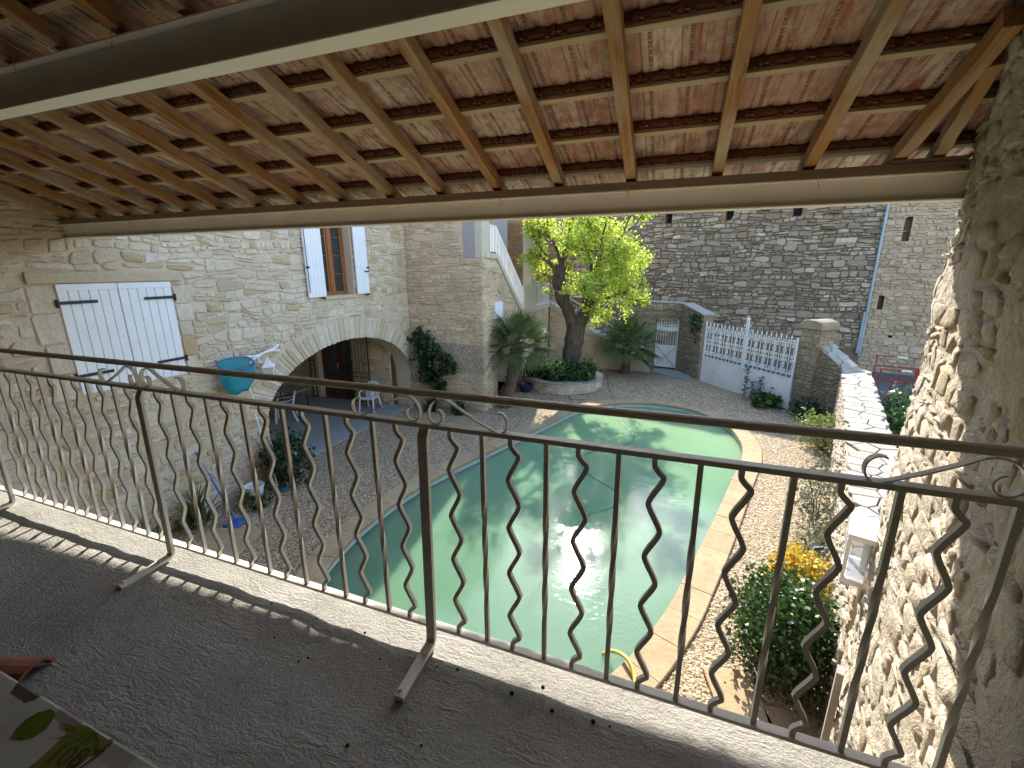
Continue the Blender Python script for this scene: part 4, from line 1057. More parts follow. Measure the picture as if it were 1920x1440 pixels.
def plank(name, p0, p1, w, h, mat, parent, bev=.004, up=None, wob=0, rng=None):
    p0 = Vector(p0); p1 = Vector(p1); X_ = p1-p0; L = X_.length; X_.normalize(); Z_ = Vector(up) if up else SN
    Y_ = Z_.cross(X_).normalized(); Z_ = X_.cross(Y_)
    mb = MB(); n_ = 10 if wob else 1; vs_ = []; fs = []
    for i in range(n_+1):
        x = L*i/n_; dw = wob*(rng.uniform(-1, 1)) if wob and rng else 0; dh = wob*(rng.uniform(-1, 1)) if wob and rng else 0
        for a, b in ((-.5, -.5), (.5, -.5), (.5, .5), (-.5, .5)): vs_.append((x, a*(w+dw*.6)+dw*.5, b*h+(dh*.5 if b < 0 else 0)))
    for i in range(n_):
        for k in range(4): fs.append((i*4+k, i*4+(k+1) % 4, i*4+4+(k+1) % 4, i*4+4+k))
    fs += [(3, 2, 1, 0), tuple(n_*4+k for k in range(4))]
    mb.add(vs_, fs); o = inst(name, mb.mesh(name, mat), parent, basis(p0, X_, Y_, Z_))
    m = o.modifiers.new('bevel', 'BEVEL'); m.width = bev; m.segments = 2; m.limit_method = 'ANGLE'
    return o
rt = random.Random(61)
MB().bar((-3.1, -3.3, rz(-3.3, .2)), (-3.1, -2.0, rz(-2.0, .2)), 10.4, .04, SN).build('light_block_boards', M['plate'], roof)  # unseen boards added to keep sky light out behind the last tiles
RX = [1.36, .84, .24, -.40, -1.0, -1.57, -2.14, -2.70, -3.28, -3.86, -4.43, -5.03, -5.58, -6.11, -6.68, -7.25, -7.82]
for i, x in enumerate(RX):
    w_ = rt.uniform(.072, .085); h_ = .095; c = SN*(h_/2)
    yl = 4.12; y_end = 2.98 if i == 0 else -2.6
    plank('rafter', Vector((x+rt.uniform(-.01, .01), y_end, rz(y_end)))+c, Vector((x, yl, rz(yl)))+c, w_, h_, M['rafter'], roof, wob=.008, rng=rt)
plank('rafter', Vector((1.42, 3.2, rz(3.2)))+SN*.04, Vector((1.60, 4.1, rz(4.1)))+SN*.04, .07, .085, M['rafter'], roof, wob=.008, rng=rt)
MB().bb((1.30, 3.9, 5.145), (1.72, 3.97, 5.165)).build('packing_strip', M['plate'], roof)
CP = .40; BY = [3.975-CP*k for k in range(-0, 17)]
for y in BY:
    c = Vector((0, y, rz(y))) + SN*(.096+.014)
    plank('batten', (-8.1, c.y, c.z), (1.9, c.y, c.z), .042, .028, M['batten'], roof, .003, up=SN, wob=.004, rng=rt)
# interlocking clay tiles: flat fluted pan whose upper end has a thick rolled head
TW = .2225; TL = CP/math.cos(SL)+.05
def tile_mesh(full=True):
    mb = MB()
    prof = [(-.012, .027), (.003, .004), (.014, 0), (.092, 0), (.100, .009), (.124, .009), (.132, 0), (.206, 0), (.2195, .007)]
    rows = [-.006, .12, .24, .36, TL]; n_ = len(prof); vs_ = []; fs = []
    for r_, s in enumerate(rows):
        lift = .048*(s/TL)
        for k, (x, z) in enumerate(prof):
            e = .006*math.sin(k*2.1) if r_ == len(rows)-1 else 0
            vs_.append((x, s+e, z+lift))
    for r_ in range(len(rows)-1):
        for k in range(n_-1): fs.append((r_*n_+k, r_*n_+k+1, (r_+1)*n_+k+1, (r_+1)*n_+k))
    mb.add(vs_, fs, 0)
    top = [(x, y, z+.018) for x, y, z in vs_]; mb.add(top, [tuple(reversed(f)) for f in fs], 0)
    for k in range(n_-1):
        a = (len(rows)-1)*n_+k; mb.add([vs_[a], vs_[a+1], top[a+1], top[a]], [(0, 1, 2, 3)], 0)
    for r_ in range(len(rows)-1):
        for e in (0, n_-1): a = r_*n_+e; b = a+n_; mb.add([vs_[a], vs_[b], top[b], top[a]], [(0, 1, 2, 3)], 0)
    # tripod moulding near the lower end
    cx, cs = .112, .30; zc = .009+.048*cs/TL
    mb.add([(cx, cs, zc-.016), (cx-.008, cs-.055, zc), (cx+.008, cs-.055, zc), (cx-.045, cs+.05, zc-.002), (cx-.03, cs+.06, zc-.002), (cx+.045, cs+.05, zc-.002), (cx+.03, cs+.06, zc-.002)], [(0, 1, 2), (0, 3, 4), (0, 5, 6), (0, 2, 5), (0, 4, 6), (0, 1, 3)], 0)
    # rolled head, facing up the slope
    hp = [(.034, .0), (.012, -.004), (-.006, .004), (-.012, .020), (-.008, .036), (.006, .047), (.034, .049)]
    segs = [.002, .03, .033, .150, .153, .196, .199, .2195]; vs_ = []; fs = []
    for i, x in enumerate(segs):
        d = .006 if i in (2, 3) else (0 if i in (0, 1, 4, 5) else .010)
        for s, z in hp: vs_.append((x, s-d*(1 if s < .02 else 0), z-(d*.5 if z < .02 else 0)))
    m_ = len(hp)
    for i in range(len(segs)-1):
        for k in range(m_-1): fs.append((i*m_+k, i*m_+k+1, (i+1)*m_+k+1, (i+1)*m_+k))
    mb.add(vs_, fs, 1); mb.add([vs_[k] for k in range(m_)], [tuple(range(m_))], 1); mb.add([vs_[-m_+k] for k in range(m_)], [tuple(range(m_-1, -1, -1))], 1)
    # nib hooking over the batten
    mb.box((.045, .0, -.008), (.03, .016, .022), None, 1); mb.box((.175, .0, -.008), (.03, .016, .022), None, 1)
    return mb
tmb = tile_mesh(); tmesh = tmb.mesh('tile', [M['roof_tile'], M['tile_head']])
cu = bpy.data.curves.new('lettering', 'FONT'); cu.body = 'TUILERIE DE THEZIERS'; cu.size = .034; cu.resolution_u = 1; cu.extrude = .0008; cu.offset = .0004
tob = bpy.data.objects.new('lettering_source', cu); coll.objects.link(tob); bpy.context.view_layer.update()
lmesh = bpy.data.meshes.new_from_object(tob.evaluated_get(bpy.context.evaluated_depsgraph_get())); bpy.data.objects.remove(tob); lmesh.materials.clear(); lmesh.materials.append(M['lettering'])
lw_ = max(v.co.x for v in lmesh.vertices); lmesh.transform(Matrix.Scale(.325/lw_, 4, (1, 0, 0)))
tiles = []
for k, y in enumerate(BY):
    head = Vector((0, y, rz(y))) + SN*(.124+.012) - SX*.030
    for i in range(int(9.95/TW)+1):
        x = -8.08+i*TW
        if x > 1.75: continue
        o_ = head + Vector((x, 0, 0)) + Vector((0, 0, rt.uniform(-.003, .003)))
        Mx = basis(o_, Vector((1, rt.uniform(-.006, .006), 0)), SX, SN)
        c = o_ + SX*.2 + Vector((.11, 0, 0)); q = pj(c); A = 0
        if q and -60 < q[0] < 1980 and -60 < q[1] < 460:
            pp = [pj(Mx @ Vector(p)) for p in ((0, .03, 0), (TW, .03, 0), (TW, .4, .04), (0, .4, .04))]
            if all(pp): A = abs(sum(pp[j][0]*pp[(j+1) % 4][1]-pp[(j+1) % 4][0]*pp[j][1] for j in range(4)))/2
            # hidden above the near beam counts less
        tiles.append((A, Mx))
tiles.sort(key=lambda t_: -t_[0])
rest = MB()
for i, (A, Mx) in enumerate(tiles):
    if i < 300:
        to = inst('tile', tmesh, roof, Mx)
        if i < 190:
            lx = .052
            Ml = basis(Mx @ Vector((lx+.011, .355, .0335)), -(Mx.to_3x3() @ Vector((0, 1, .10))).normalized(), (0, 0, 0), -SN)
            Xv = Vector((Ml[0][0], Ml[1][0], Ml[2][0])); Zv = -SN; Yv = Zv.cross(Xv).normalized(); Zv = Xv.cross(Yv)
            Ml = basis(Mx @ Vector((lx-.012*(1 if Yv.x > 0 else -1), .405, .0395)), Xv, Yv, Zv)
            lo = bpy.data.objects.new('lettering', lmesh); coll.objects.link(lo); lo.parent = to; lo.matrix_basis = Mx.inverted() @ Ml
    else: rest.add([Mx @ Vector(p) for p in tmb.v], tmb.f); rest.mi[-len(tmb.f):] = tmb.mi
if rest.v: rest.build('more_tiles', [M['roof_tile'], M['tile_head']], roof)['kind'] = 'stuff'

# ------------------------------------------------------------------ balcony railing
rail = thing('balcony_railing', 'taupe wrought-iron balcony railing with alternating wavy and twisted bars', 'railing', tuple(fp(0, 0)))
RP0 = Vector((-.388, 1.309, ZF))
rp = lambda s, h, t_=0: RP0 + RD*s + RNv*t_ + Vector((0, 0, h))
S0, S1 = -7.55, 1.36
hr = MB(); prof = [(-.023, -.006), (-.023, .004), (-.014, .010), (0, .012), (.014, .010), (.023, .004), (.023, -.006), (.013, -.011), (-.013, -.011)]
vs_ = [rp(s, 1.082+z, x) for s in (S0, S1) for x, z in prof]; m_ = len(prof)
hr.add(vs_, [(i, (i+1) % m_, m_+(i+1) % m_, m_+i) for i in range(m_)]+[tuple(range(m_)), tuple(range(2*m_-1, m_-1, -1))]); hr.build('handrail', M['rail_paint'], rail)
def rbar(name, h, w, t_): return MB().bar(rp(S0, h), rp(S1, h), w, t_).build(name, M['rail_paint'], rail, bevel=.002)
rbar('top_rail', .961, .036, .017); rbar('bottom_rail', .075, .034, .014)
H0, H1 = .081, .954
def wavy():
    mb = MB(); pts = []
    n_ = 9; a0, a1 = .890, .138
    for i in range(141):
        h = H1+(H0-H1)*i/140
        if h > .925: x = -.010
        elif h < .104: x = -.010
        else:
            ph = (a0-h)/(a0-a1)*(n_-1)      # 0 at first right crest, alternating
            w = math.cos(math.pi*ph); tri = 1-2*abs((ph % 2)-0) if (ph % 2) <= 1 else -3+2*(ph % 2)
            x = .021*(.62*tri+.38*w)
            e = min(1, (.925-h)/.035, (h-.104)/.035); x = x*max(0, e) - .010*(1-max(0, e))
        pts.append(Vector((x, 0, h)))
    mb.ribbon(pts, (0, 1, 0), .016, .0155); return mb.mesh('baluster', M['rail_paint'])
def twisted():
    mb = MB(); vs_ = []; fs = []; n_ = 60
    for i in range(n_+1):
        h = H1+(H0-H1)*i/n_; t_ = min(max((h-.25)/.46, 0), 1); a = math.pi*1.5*t_+math.pi/4
        for k in range(4): vs_.append((0.0112*math.cos(a+k*math.pi/2), 0.0112*math.sin(a+k*math.pi/2), h))
    for i in range(n_):
        for k in range(4): fs.append((i*4+k, i*4+(k+1) % 4, i*4+4+(k+1) % 4, i*4+4+k))
    mb.add(vs_, fs); return mb.mesh('baluster', M['rail_paint'])
wm_, tm_ = wavy(), twisted()
posts = [-.427+1.64*k for k in range(-4, 2)]
for ps_ in posts:
    for i in range(1, 14):
        s = ps_+.1171*i
        if not (S0 < s < S1-.02): continue
        inst('baluster', wm_ if i % 2 == 1 else tm_, rail, basis(rp(s, 0), RD, Vector((-RNv.x, -RNv.y, 0)), (0, 0, 1)))
def scroll_pts(sg):
    P_ = []
    c = (-.292, .992)
    for i in range(15):
        a = math.pi*.35+ (i/14)*math.pi*1.28; P_.append((c[0]+.030*math.cos(a), c[1]+.036*math.sin(a)-.002))
    P_ += [(-.262, .963), (-.2, .992), (-.135, 1.026)]
    for i in range(8):
        a = math.pi*.62 - i/7*math.pi*.62; P_.append((-.075+.06*math.cos(a), .995+.055*math.sin(a)+.004))
    for i in range(1, 20):
        a = -i/19*math.pi*1.45; r = .034-.012*i/19; P_.append((-.047+r*math.cos(a), .990+r*1.0*math.sin(a)))
    return [(sg*x, z) for x, z in P_]
for ps_ in posts:
    if ps_ > S1+.05: continue
    if ps_ > .9:
        inst('baluster', tm_, rail, basis(rp(ps_-.01, 0), RD, Vector((-RNv.x, -RNv.y, 0)), (0, 0, 1)))
        sm_ = MB(); sm_.ribbon([rp(ps_+x-.004, z+.0115) for x, z in scroll_pts(1)], RNv, .019, .004); sm_.build('scroll', M['rail_paint'], rail); continue
    pm_ = MB(); lean = .045
    a, b = rp(ps_, .91, .0), rp(ps_-.01, .015, lean); u_ = (a-b).normalized()
    pm_.ribbon([rp(ps_, .953, .0), rp(ps_, .915, .020), rp(ps_-.008, .075, .028), rp(ps_-.008, .035, .03), rp(ps_-.006, .018, .045), rp(ps_+.012, .014, .29)], RD, .040, .018)
    po = pm_.build('post', M['rail_paint'], rail, bevel=.002)
    for t_ in (.10, .265): MB().lathe(rp(ps_+.003, .021, t_), [(.0, .012), (.007, .012), (.008, 0)], 6).build('bolt', M['rail_paint'], po)
    for sg in (-1, 1):
        if ps_+sg*.3 > S1: continue
        sm_ = MB(); sm_.ribbon([rp(ps_-sg*x+sg*.004, z+.0115) for x, z in scroll_pts(1)], RNv, .019, .004)
        sm_.build('scroll', M['rail_paint'], rail)

# ================================================================== PLANTS
rng = np.random.default_rng(77)
def leaves(pts, size, rng, shape=1.0, up=.3, var=.5):
    """kite leaves at pts (N,3); returns verts, faces"""
    n = len(pts); s = size*(1+rng.uniform(-var, var, n))
    d = rng.normal(size=(n, 3)); d[:, 2] += up; d /= np.linalg.norm(d, axis=1)[:, None]
    r = rng.normal(size=(n, 3)); e = np.cross(d, r); e /= np.linalg.norm(e, axis=1)[:, None]; nn_ = np.cross(d, e)
    s = s[:, None]; w = s*.42*shape
    P = np.stack([pts-d*s*.5, pts+e*w-d*s*.05+nn_*w*.25, pts+d*s*.5, pts-e*w-d*s*.05+nn_*w*.25], 1).reshape(-1, 3)
    F = np.arange(n*4).reshape(n, 4); return P, F
def leaf_obj(name, pts, size, mat, parent, shape=1, up=.3):
    P, F = leaves(pts, size, rng, shape, up); o = bpy.data.objects.new(name, np_mesh(name, P, F, mat)); return put(o, parent)
def blob(c, r, n, rng, clump=30, cr=.22, hollow=.45):
    """leaf points gathered in clumps through an ellipsoid"""
    c = np.array(c); r = np.array(r); k = max(1, n//clump)
    d = rng.normal(size=(k, 3)); d /= np.linalg.norm(d, axis=1)[:, None]
    rad_ = rng.uniform(hollow**3, 1, k)**(1/3)
    cc = c + d*rad_[:, None]*r*(1+rng.uniform(-.12, .12, (k, 1)))
    pts = np.repeat(cc, clump, 0) + rng.normal(size=(k*clump, 3))*cr*np.mean(r)
    return pts
def shrub(name, label, cat, base, c, r, n, size, mat, group=None, clump=24, cr=.2, shape=1, up=.3, extra=None, stems=7, zmin=.02):
    t_ = thing(name, label, cat, base, group)
    pts = blob(c, r, n, rng, clump, cr); pts = pts[pts[:, 2] > base[2]+zmin]
    leaf_obj('foliage', pts, size, M[mat], t_, shape, up)
    sm_ = MB(); b = Vector(base)
    for i in range(stems):
        a = rng.uniform(0, 6.28); e = Vector(c)+Vector((math.cos(a)*r[0]*.6, math.sin(a)*r[1]*.6, rng.uniform(-.2, .5)*r[2]))
        m = b.lerp(e, .5)+Vector((rng.normal()*.04, rng.normal()*.04, .05)); sm_.tube([b+Vector((math.cos(a)*.03, math.sin(a)*.03, -.02)), m, e], [.014, .009, .004], 5)
    sm_.build('stem', M['twig'], t_)
    if extra:
        em, en, es, en_name = extra
        p2 = blob(c, [x*1.04 for x in r], en, rng, 3, .06, .85); p2 = p2[p2[:, 2] > base[2]+.1]; leaf_obj(en_name, p2, es, M[em], t_)
    return t_

# big tree in the round planter
tree = thing('tree', 'tall tree with bright yellow-green spring leaves in the round planter', 'tree', (-3.75, 16.9, .3))
rtt = random.Random(5)
tm = MB()
def limb(pts, r0, r1, n=10, bumps=.0):
    pp = catmull([Vector(p) for p in pts], 5, False); R_ = [r0+(r1-r0)*i/(len(pp)-1) for i in range(len(pp))]
    R_ = [r*(1+bumps*noise.noise(p*3)) for r, p in zip(R_, pp)]; tm.tube(pp, R_, n); return pp
limb([(-3.75, 16.9, .2), (-3.68, 16.9, .55), (-3.58, 16.88, 1.2), (-3.48, 16.86, 1.9), (-3.42, 16.85, 2.45)], .40, .34, 14, .25)
limb([(-3.5, 16.86, 2.2), (-3.75, 16.8, 2.9), (-4.05, 16.8, 3.5), (-4.15, 16.8, 4.1), (-4.05, 16.8, 4.6)], .27, .2, 12, .3)
limb([(-3.4, 16.86, 2.2), (-3.15, 16.9, 2.8), (-2.98, 16.95, 3.4), (-2.85, 17.0, 4.0), (-2.9, 17.0, 4.4)], .26, .19, 12, .3)
tips = []
def branch(p, d, L, r, depth):
    d = d.normalized(); pts = [p]; q = p.copy()
    for i in range(4):
        d = (d + Vector((rtt.gauss(0, .16), rtt.gauss(0, .16), rtt.gauss(.05, .12)))).normalized(); q = q + d*L/4; pts.append(q.copy())
    tm.tube(pts, [r*(1-.16*i) for i in range(5)], 6 if r > .02 else 4, cap=False)
    if depth == 0:
        tips.append((pts[2], pts[4])); return
    for i in range(3 if depth > 1 else 4):
        k = rtt.choice((2, 3, 4)); a = Vector((rtt.gauss(0, 1), rtt.gauss(0, 1), rtt.gauss(.1, .8))).normalized()
        branch(pts[k], d*.75 + a*.75, L*rtt.uniform(.5, .78), r*.55, depth-1)
    tips.append((pts[3], pts[4]))
starts = [((-4.05, 16.8, 4.5), (-.3, .1, 1)), ((-4.1, 16.8, 4.3), (-.9, -.2, .9)), ((-4.15, 16.8, 4.0), (-.7, .6, .5)), ((-4.05, 16.8, 4.5), (.3, -.3, 1)), ((-2.9, 17.0, 4.3), (.2, .2, 1)), ((-2.88, 17, 4.2), (.9, .1, .7)), ((-2.9, 16.95, 3.7), (.9, -.5, .35)), ((-2.9, 17, 4.2), (.4, -.6, .9)), ((-2.9, 17.0, 4.3), (-.3, .6, .9)), ((-3.0, 16.95, 3.3), (.8, -.2, .05)), ((-3.05, 16.9, 3.0), (.5, -.8, -.05)), ((-4.1, 16.8, 3.9), (-.2, -.9, .6)), ((-2.95, 17, 3.9), (1, .5, .2))]
for p, d in starts: branch(Vector(p), Vector(d), rtt.uniform(1.3, 1.9), .075, 2)
tm.build('trunk', M['bark'], tree, smooth=True)
pts = []
for a, b in tips:
    m = 84
    t_ = rng.uniform(.1, 1.15, m)[:, None]; c = np.array(a)[None]*(1-t_)+np.array(b)[None]*t_
    pts.append(c + rng.normal(size=(m, 3))*.10)
for (cx, cy, cz, rx, rz_, n_) in ((-1.9, 16.6, 3.6, .95, .6, 1500), (-2.5, 16.5, 2.75, .55, .42, 700), (-1.35, 16.9, 4.5, .8, .6, 900), (-4.75, 16.7, 4.3, .5, .45, 350), (-3.2, 16.7, 5.7, 1.3, .7, 1300), (-2.2, 16.8, 5.2, 1.1, .7, 1300)):
    pts.append(blob((cx, cy, cz), (rx, rx, rz_), n_, rng, 26, .16, .1))
pts = np.concatenate(pts); pts = pts[(pts[:, 2] < 6.6+.35*np.sin(pts[:, 0]*3)) & (pts[:, 0] < -.85+.25*np.sin(pts[:, 2]*4)) & (pts[:, 0] > -5.3+.25*np.sin(pts[:, 2]*5))]
pts = pts[~((pts[:, 0] < -3.3) & (pts[:, 2] < 3.6) | (pts[:, 0] < -2.9) & (pts[:, 2] < 3.0) & (pts[:, 1] < 17))]
leaf_obj('crown', pts, .085, M['leaf_tree'], tree, 1.0, .0)

# planter
pl = thing('planter', 'round raised planter of pale stones with flat slab rim under the tree', 'planter', (-3.85, 16.65, 0))
PC, PR = Vector((-3.85, 16.62, 0)), 1.5
psf = lambda u, v, d: PC + Vector((math.cos(u/PR), math.sin(u/PR), 0))*(PR+d) + Vector((0, 0, v))
mb = MB(); mb.lathe(PC, [(PR, 0), (PR, .38), (PR-.25, .38), (PR-.25, .3), (0, .3)], 48); pb = mb.build('wall', M['wing_mortar'], pl)
lay_stones(rgw, rubble(rgw, 2*math.pi*PR, .38, (.09, .15), (1.4, 2.6), gap=.018), .03, psf, M['house_stone'], pb, 80)
n_ = 24
for k in range(n_):
    a0, a1 = 2*math.pi*(k+.02)/n_, 2*math.pi*(k+.98)/n_; mb = MB()
    mb.prism([(PC.x+r*math.cos(a), PC.y+r*math.sin(a)) for r, a in ((PR+.06, a0), (PR+.06, (a0+a1)/2), (PR+.06, a1), (PR-.27, a1), (PR-.27, (a0+a1)/2), (PR-.27, a0))], .385, .43+rgw.uniform(-.006, .008)); mb.build('rim_slab', M['coping_slab'], pl)
for k, (dx, dy, lab) in enumerate(((-.85, -.55, 'dark leafy shrub with white flowers at left of the round planter'), (.0, -.75, 'low green shrub at the front of the round planter'), (.8, -.45, 'green shrub at right of the round planter'))):
    c = (PC.x+dx, PC.y+dy, .68); shrub('planter_shrub', lab, 'shrub', (PC.x+dx, PC.y+dy, .31), c, (.55, .5, .36), 1500, .11, 'leaf_green', 'planter shrubs', extra=('flower_white', 60 if k == 0 else 18, .07, 'flower'))

# fan palms
def fan_leaf(nb, R_, mat):
    mb = MB()
    mb.tube([(0, 0, 0), (0, .25*R_, .01), (0, .5*R_, 0)], [.012, .009, .006], 5)
    b = Vector((0, .5*R_, 0))
    for i in range(nb):
        a = (i/(nb-1)-.5)*rad(235); L = .62*R_*(1-.22*abs(i/(nb-1)-.5)*2)
        d = Vector((math.sin(a), math.cos(a), 0)); s = Vector((math.cos(a), -math.sin(a), 0)); w = .017*R_
        dz = -.10*L; z0 = Vector((0, 0, .012))
        p1 = b+d*L*.55; p2 = b+d*L+Vector((0, 0, dz))
        mb.add([b, p1-s*w, p1+z0, p1+s*w, p2], [(0, 2, 1), (0, 3, 2), (1, 2, 4), (2, 3, 4)])
    return mb.mesh('leaf', mat)
lm = [fan_leaf(26, 1.0, M['leaf_palm']), fan_leaf(22, 1.0, M['leaf_dry'])]
def palm(label, base, top, scale, nl, trunk_r, seed, tilt0=0):
    t_ = thing('palm_tree', label, 'palm', base, 'fan palms'); r_ = random.Random(seed); b, c = Vector(base), Vector(top)
    mb = MB(); ax = [b.lerp(c, i/8)+Vector((.05*math.sin(i*.6), 0, 0)) for i in range(9)]; mb.tube(ax, [trunk_r*(1.05 if i < 2 else .95) for i in range(9)], 10)
    for i in range(230):    # old leaf bases
        f = r_.random(); p = b.lerp(c, f); a = r_.random()*6.28; d = Vector((math.cos(a), math.sin(a), 0))
        q = p+d*trunk_r*.75; s = Vector((-d.y, d.x, 0))*.045
        mb.add([q-s, q+s, q+d*.09+Vector((0, 0, .10)), q+Vector((0, 0, .05))-d*.01], [(0, 1, 2), (0, 2, 3), (1, 3, 2)])
    mb.build('trunk', M['palm_trunk'], t_)
    for i in range(nl):
        f = (i+.5)/nl; el = rad(85-125*f+r_.uniform(-10, 10)); az = i*2.39996+r_.uniform(-.2, .2)
        d = Vector((math.cos(az)*math.cos(el), math.sin(az)*math.cos(el), math.sin(el))); s = scale*r_.uniform(.85, 1.1)
        up_ = Vector((0, 0, 1)) if abs(d.z) < .95 else Vector((math.cos(az), math.sin(az), 0))*-1
        X_ = d.cross(up_).normalized(); Z_ = X_.cross(d); roll = r_.uniform(-.5, .5); X2 = X_*math.cos(roll)+Z_*math.sin(roll); Z2 = X2.cross(d)
        inst('leaf', lm[1] if (f > .93 and r_.random() < .6) else lm[0], t_, basis(c+d*.03, X2*s, d*s, Z2*s))
    return t_
palm('fan palm with shaggy leaning trunk beside the stone wing corner', (-5.0, 13.1, 0), (-4.66, 13.5, 1.95), 1.28, 34, .20, 4)
palm('short fan palm in front of the lower stair near the small gate', (-1.72, 19.3, 0), (-1.66, 19.2, 1.25), 1.40, 36, .18, 9)

# climbing rose and trellis on the wing
rose = thing('climbing_rose', 'climbing rose with dark leaves against the wing wall above the patio', 'shrub', (-7.2, 12.2, 0))
pts = np.concatenate([blob((-7.15, 12.15, 1.55), (.55, .22, .65), 1500, rng, 14, .18, .2), blob((-7.55, 12.2, 2.2), (.35, .15, .45), 420, rng, 10, .16, .2), blob((-6.6, 12.2, 1.5), (.35, .18, .35), 420, rng, 10, .16, .2), blob((-6.9, 12.15, .75), (.25, .15, .3), 260, rng, 10, .16, .2)])
leaf_obj('foliage', pts, .10, M['leaf_dark'], rose, 1.1)
mb = MB()
for e in ((-7.5, 12.2, 2.2), (-7.2, 12.15, 1.6), (-6.7, 12.2, 1.5), (-6.9, 12.15, .9)): mb.tube([(-7.15+rng.normal()*.05, 12.2, 0), (-7.1+rng.normal()*.08, 12.15, .6), e], [.018, .014, .006], 5)
mb.build('stem', M['twig'], rose)
trl = thing('trellis', 'grey diagonal lattice trellis fixed to the wing wall', 'trellis', (-6.2, 12.36, 1.2))
for i in range(12):
    x0_ = -7.2+i*.16
    for sg in (-1, 1):
        a = Vector((x0_, 12.345 if sg > 0 else 12.352, 1.25)); b = a+Vector((.95*.62, 0, .95)) if sg > 0 else Vector((x0_+.59, 12.352, 1.25))
        b = a+Vector((.59, 0, .95)) if sg > 0 else Vector((x0_, 12.352, 2.2)); a = a if sg > 0 else Vector((x0_+.59, 12.352, 1.25))
        MB().bar(a, b, .006, .018, (0, 1, 0)).build('slat', M['zinc'], trl)

def spiky(name, label, base, n, L, mat, seed, spread=.7, group=None):
    t_ = thing(name, label, 'plant', base, group); r_ = random.Random(seed); mb = MB(); b = Vector(base)
    for i in range(n):
        a = r_.random()*6.28; el = r_.uniform(.5, 1.45); l = L*r_.uniform(.6, 1.1); d = Vector((math.cos(a)*math.cos(el)*spread, math.sin(a)*math.cos(el)*spread, math.sin(el))); o_ = b+Vector((r_.gauss(0, .08), r_.gauss(0, .08), 0)); s = Vector((-math.sin(a), math.cos(a), 0))*.018
        p1 = o_+d*l*.55; p2 = o_+d*l+Vector((math.cos(a), math.sin(a), -.5))*l*.18
        mb.add([o_-s, o_+s, p1+s, p1-s, p2], [(0, 1, 2, 3), (3, 2, 4)])
    mb.build('foliage', M[mat], t_); return t_
spiky('spiky_plant', 'spiky green plant at the foot of the house wall below the large shutters', (-7.75, 4.7, 0), 70, .85, 'leaf_palm', 1)
spiky('spiky_plant', 'second spiky plant by the house wall seen behind the railing', (-7.7, 3.9, 0), 60, .8, 'leaf_palm', 2)
spiky('iris_clump', 'clump of strappy leaves at the foot of the wing wall by the patio', (-7.1, 11.9, 0), 80, .6, 'leaf_dark', 3)
spiky('iris_clump', 'clump of strappy leaves in front of the wing corner', (-6.1, 11.9, 0), 110, .65, 'leaf_dark', 4)
shrub('rose_bush', 'dark leafy bush against the left arch jamb', 'shrub', (-7.6, 6.55, 0), (-7.5, 6.6, .55), (.42, .42, .55), 1500, .085, 'leaf_dark')
shrub('weed', 'low weeds at the foot of the house beside the white bucket', 'plant', (-7.3, 5.6, 0), (-7.3, 5.6, .12), (.25, .3, .14), 300, .07, 'leaf_green')
shrub('large_bush', 'large glossy green bush at the foot of the sunlit garden wall', 'shrub', (1.5, 4.75, 0), (1.5, 4.9, .55), (.5, .62, .55), 9000, .048, 'leaf_green', clump=20, cr=.16)
shrub('yellow_bush', 'small golden-yellow bush beside the garden wall', 'shrub', (1.95, 6.15, 0), (1.95, 6.15, .38), (.34, .40, .34), 2600, .055, 'leaf_yellow', clump=16)
shrub('grey_bush', 'thin grey-green bush by the garden wall beyond the yellow one', 'shrub', (2.7, 8.3, 0), (2.72, 8.4, .6), (.3, .6, .6), 1300, .05, 'leaf_grey', clump=10)
shrub('grey_bush', 'wispy small bush behind the yellow bush near the wall', 'shrub', (2.35, 7.1, 0), (2.35, 7.15, .35), (.22, .35, .38), 600, .045, 'leaf_grey', clump=10)
shrub('flowering_bush', 'light green bush with red flowers near the far end of the garden wall', 'shrub', (3.85, 12.4, 0), (3.85, 12.4, .45), (.55, .6, .45), 1600, .07, 'leaf_light', extra=('flower_pink', 20, .06, 'flower'))
shrub('dark_bush', 'dark bush in the corner below the gate pillar wall', 'shrub', (4.1, 14.9, 0), (4.05, 14.9, .3), (.4, .4, .35), 700, .08, 'leaf_dark')
shrub('wall_vine', 'ivy hanging on the boundary wall beside the entrance gate', 'vine', (1.0, 19.4, 1.5), (1.0, 19.4, 2.35), (.3, .35, .4), 450, .09, 'leaf_dark', zmin=.2)
shrub('street_bush', 'green bush growing on the street side of the garden wall', 'shrub', (5.6, 13.2, 0), (5.7, 13.3, .7), (.6, .9, .8), 1800, .1, 'leaf_green')
for i, (x, y, h, lab) in enumerate(((2.75, 16.9, 1.15, 'tallest flower spike in front of the white gate panel'), (2.95, 16.75, .7, 'thin middle flower spike before the gate'), (3.15, 16.55, .9, 'bushy flower spike nearest the gate pillar'))):
    t_ = thing('flower_spike', lab, 'flower', (x-.1, y-.12, 0), 'flower spikes by the gate'); p = np.stack([rng.normal(x-.1, .055, 170), rng.normal(y-.12, .055, 170), rng.uniform(.05, h, 170)], 1)
    leaf_obj('blossom', p, .055, M['flower_purple'], t_); MB().tube([(x-.1, y-.12, 0), (x-.1, y-.12, h)], .008, 5).build('stem', M['leaf_dark'], t_)
shrub('border_plant', 'low broad green plants at the foot of the gate panel', 'plant', (3.3, 16.05, 0), (3.3, 16.0, .18), (.6, .4, .22), 500, .13, 'leaf_green', shape=1.4)

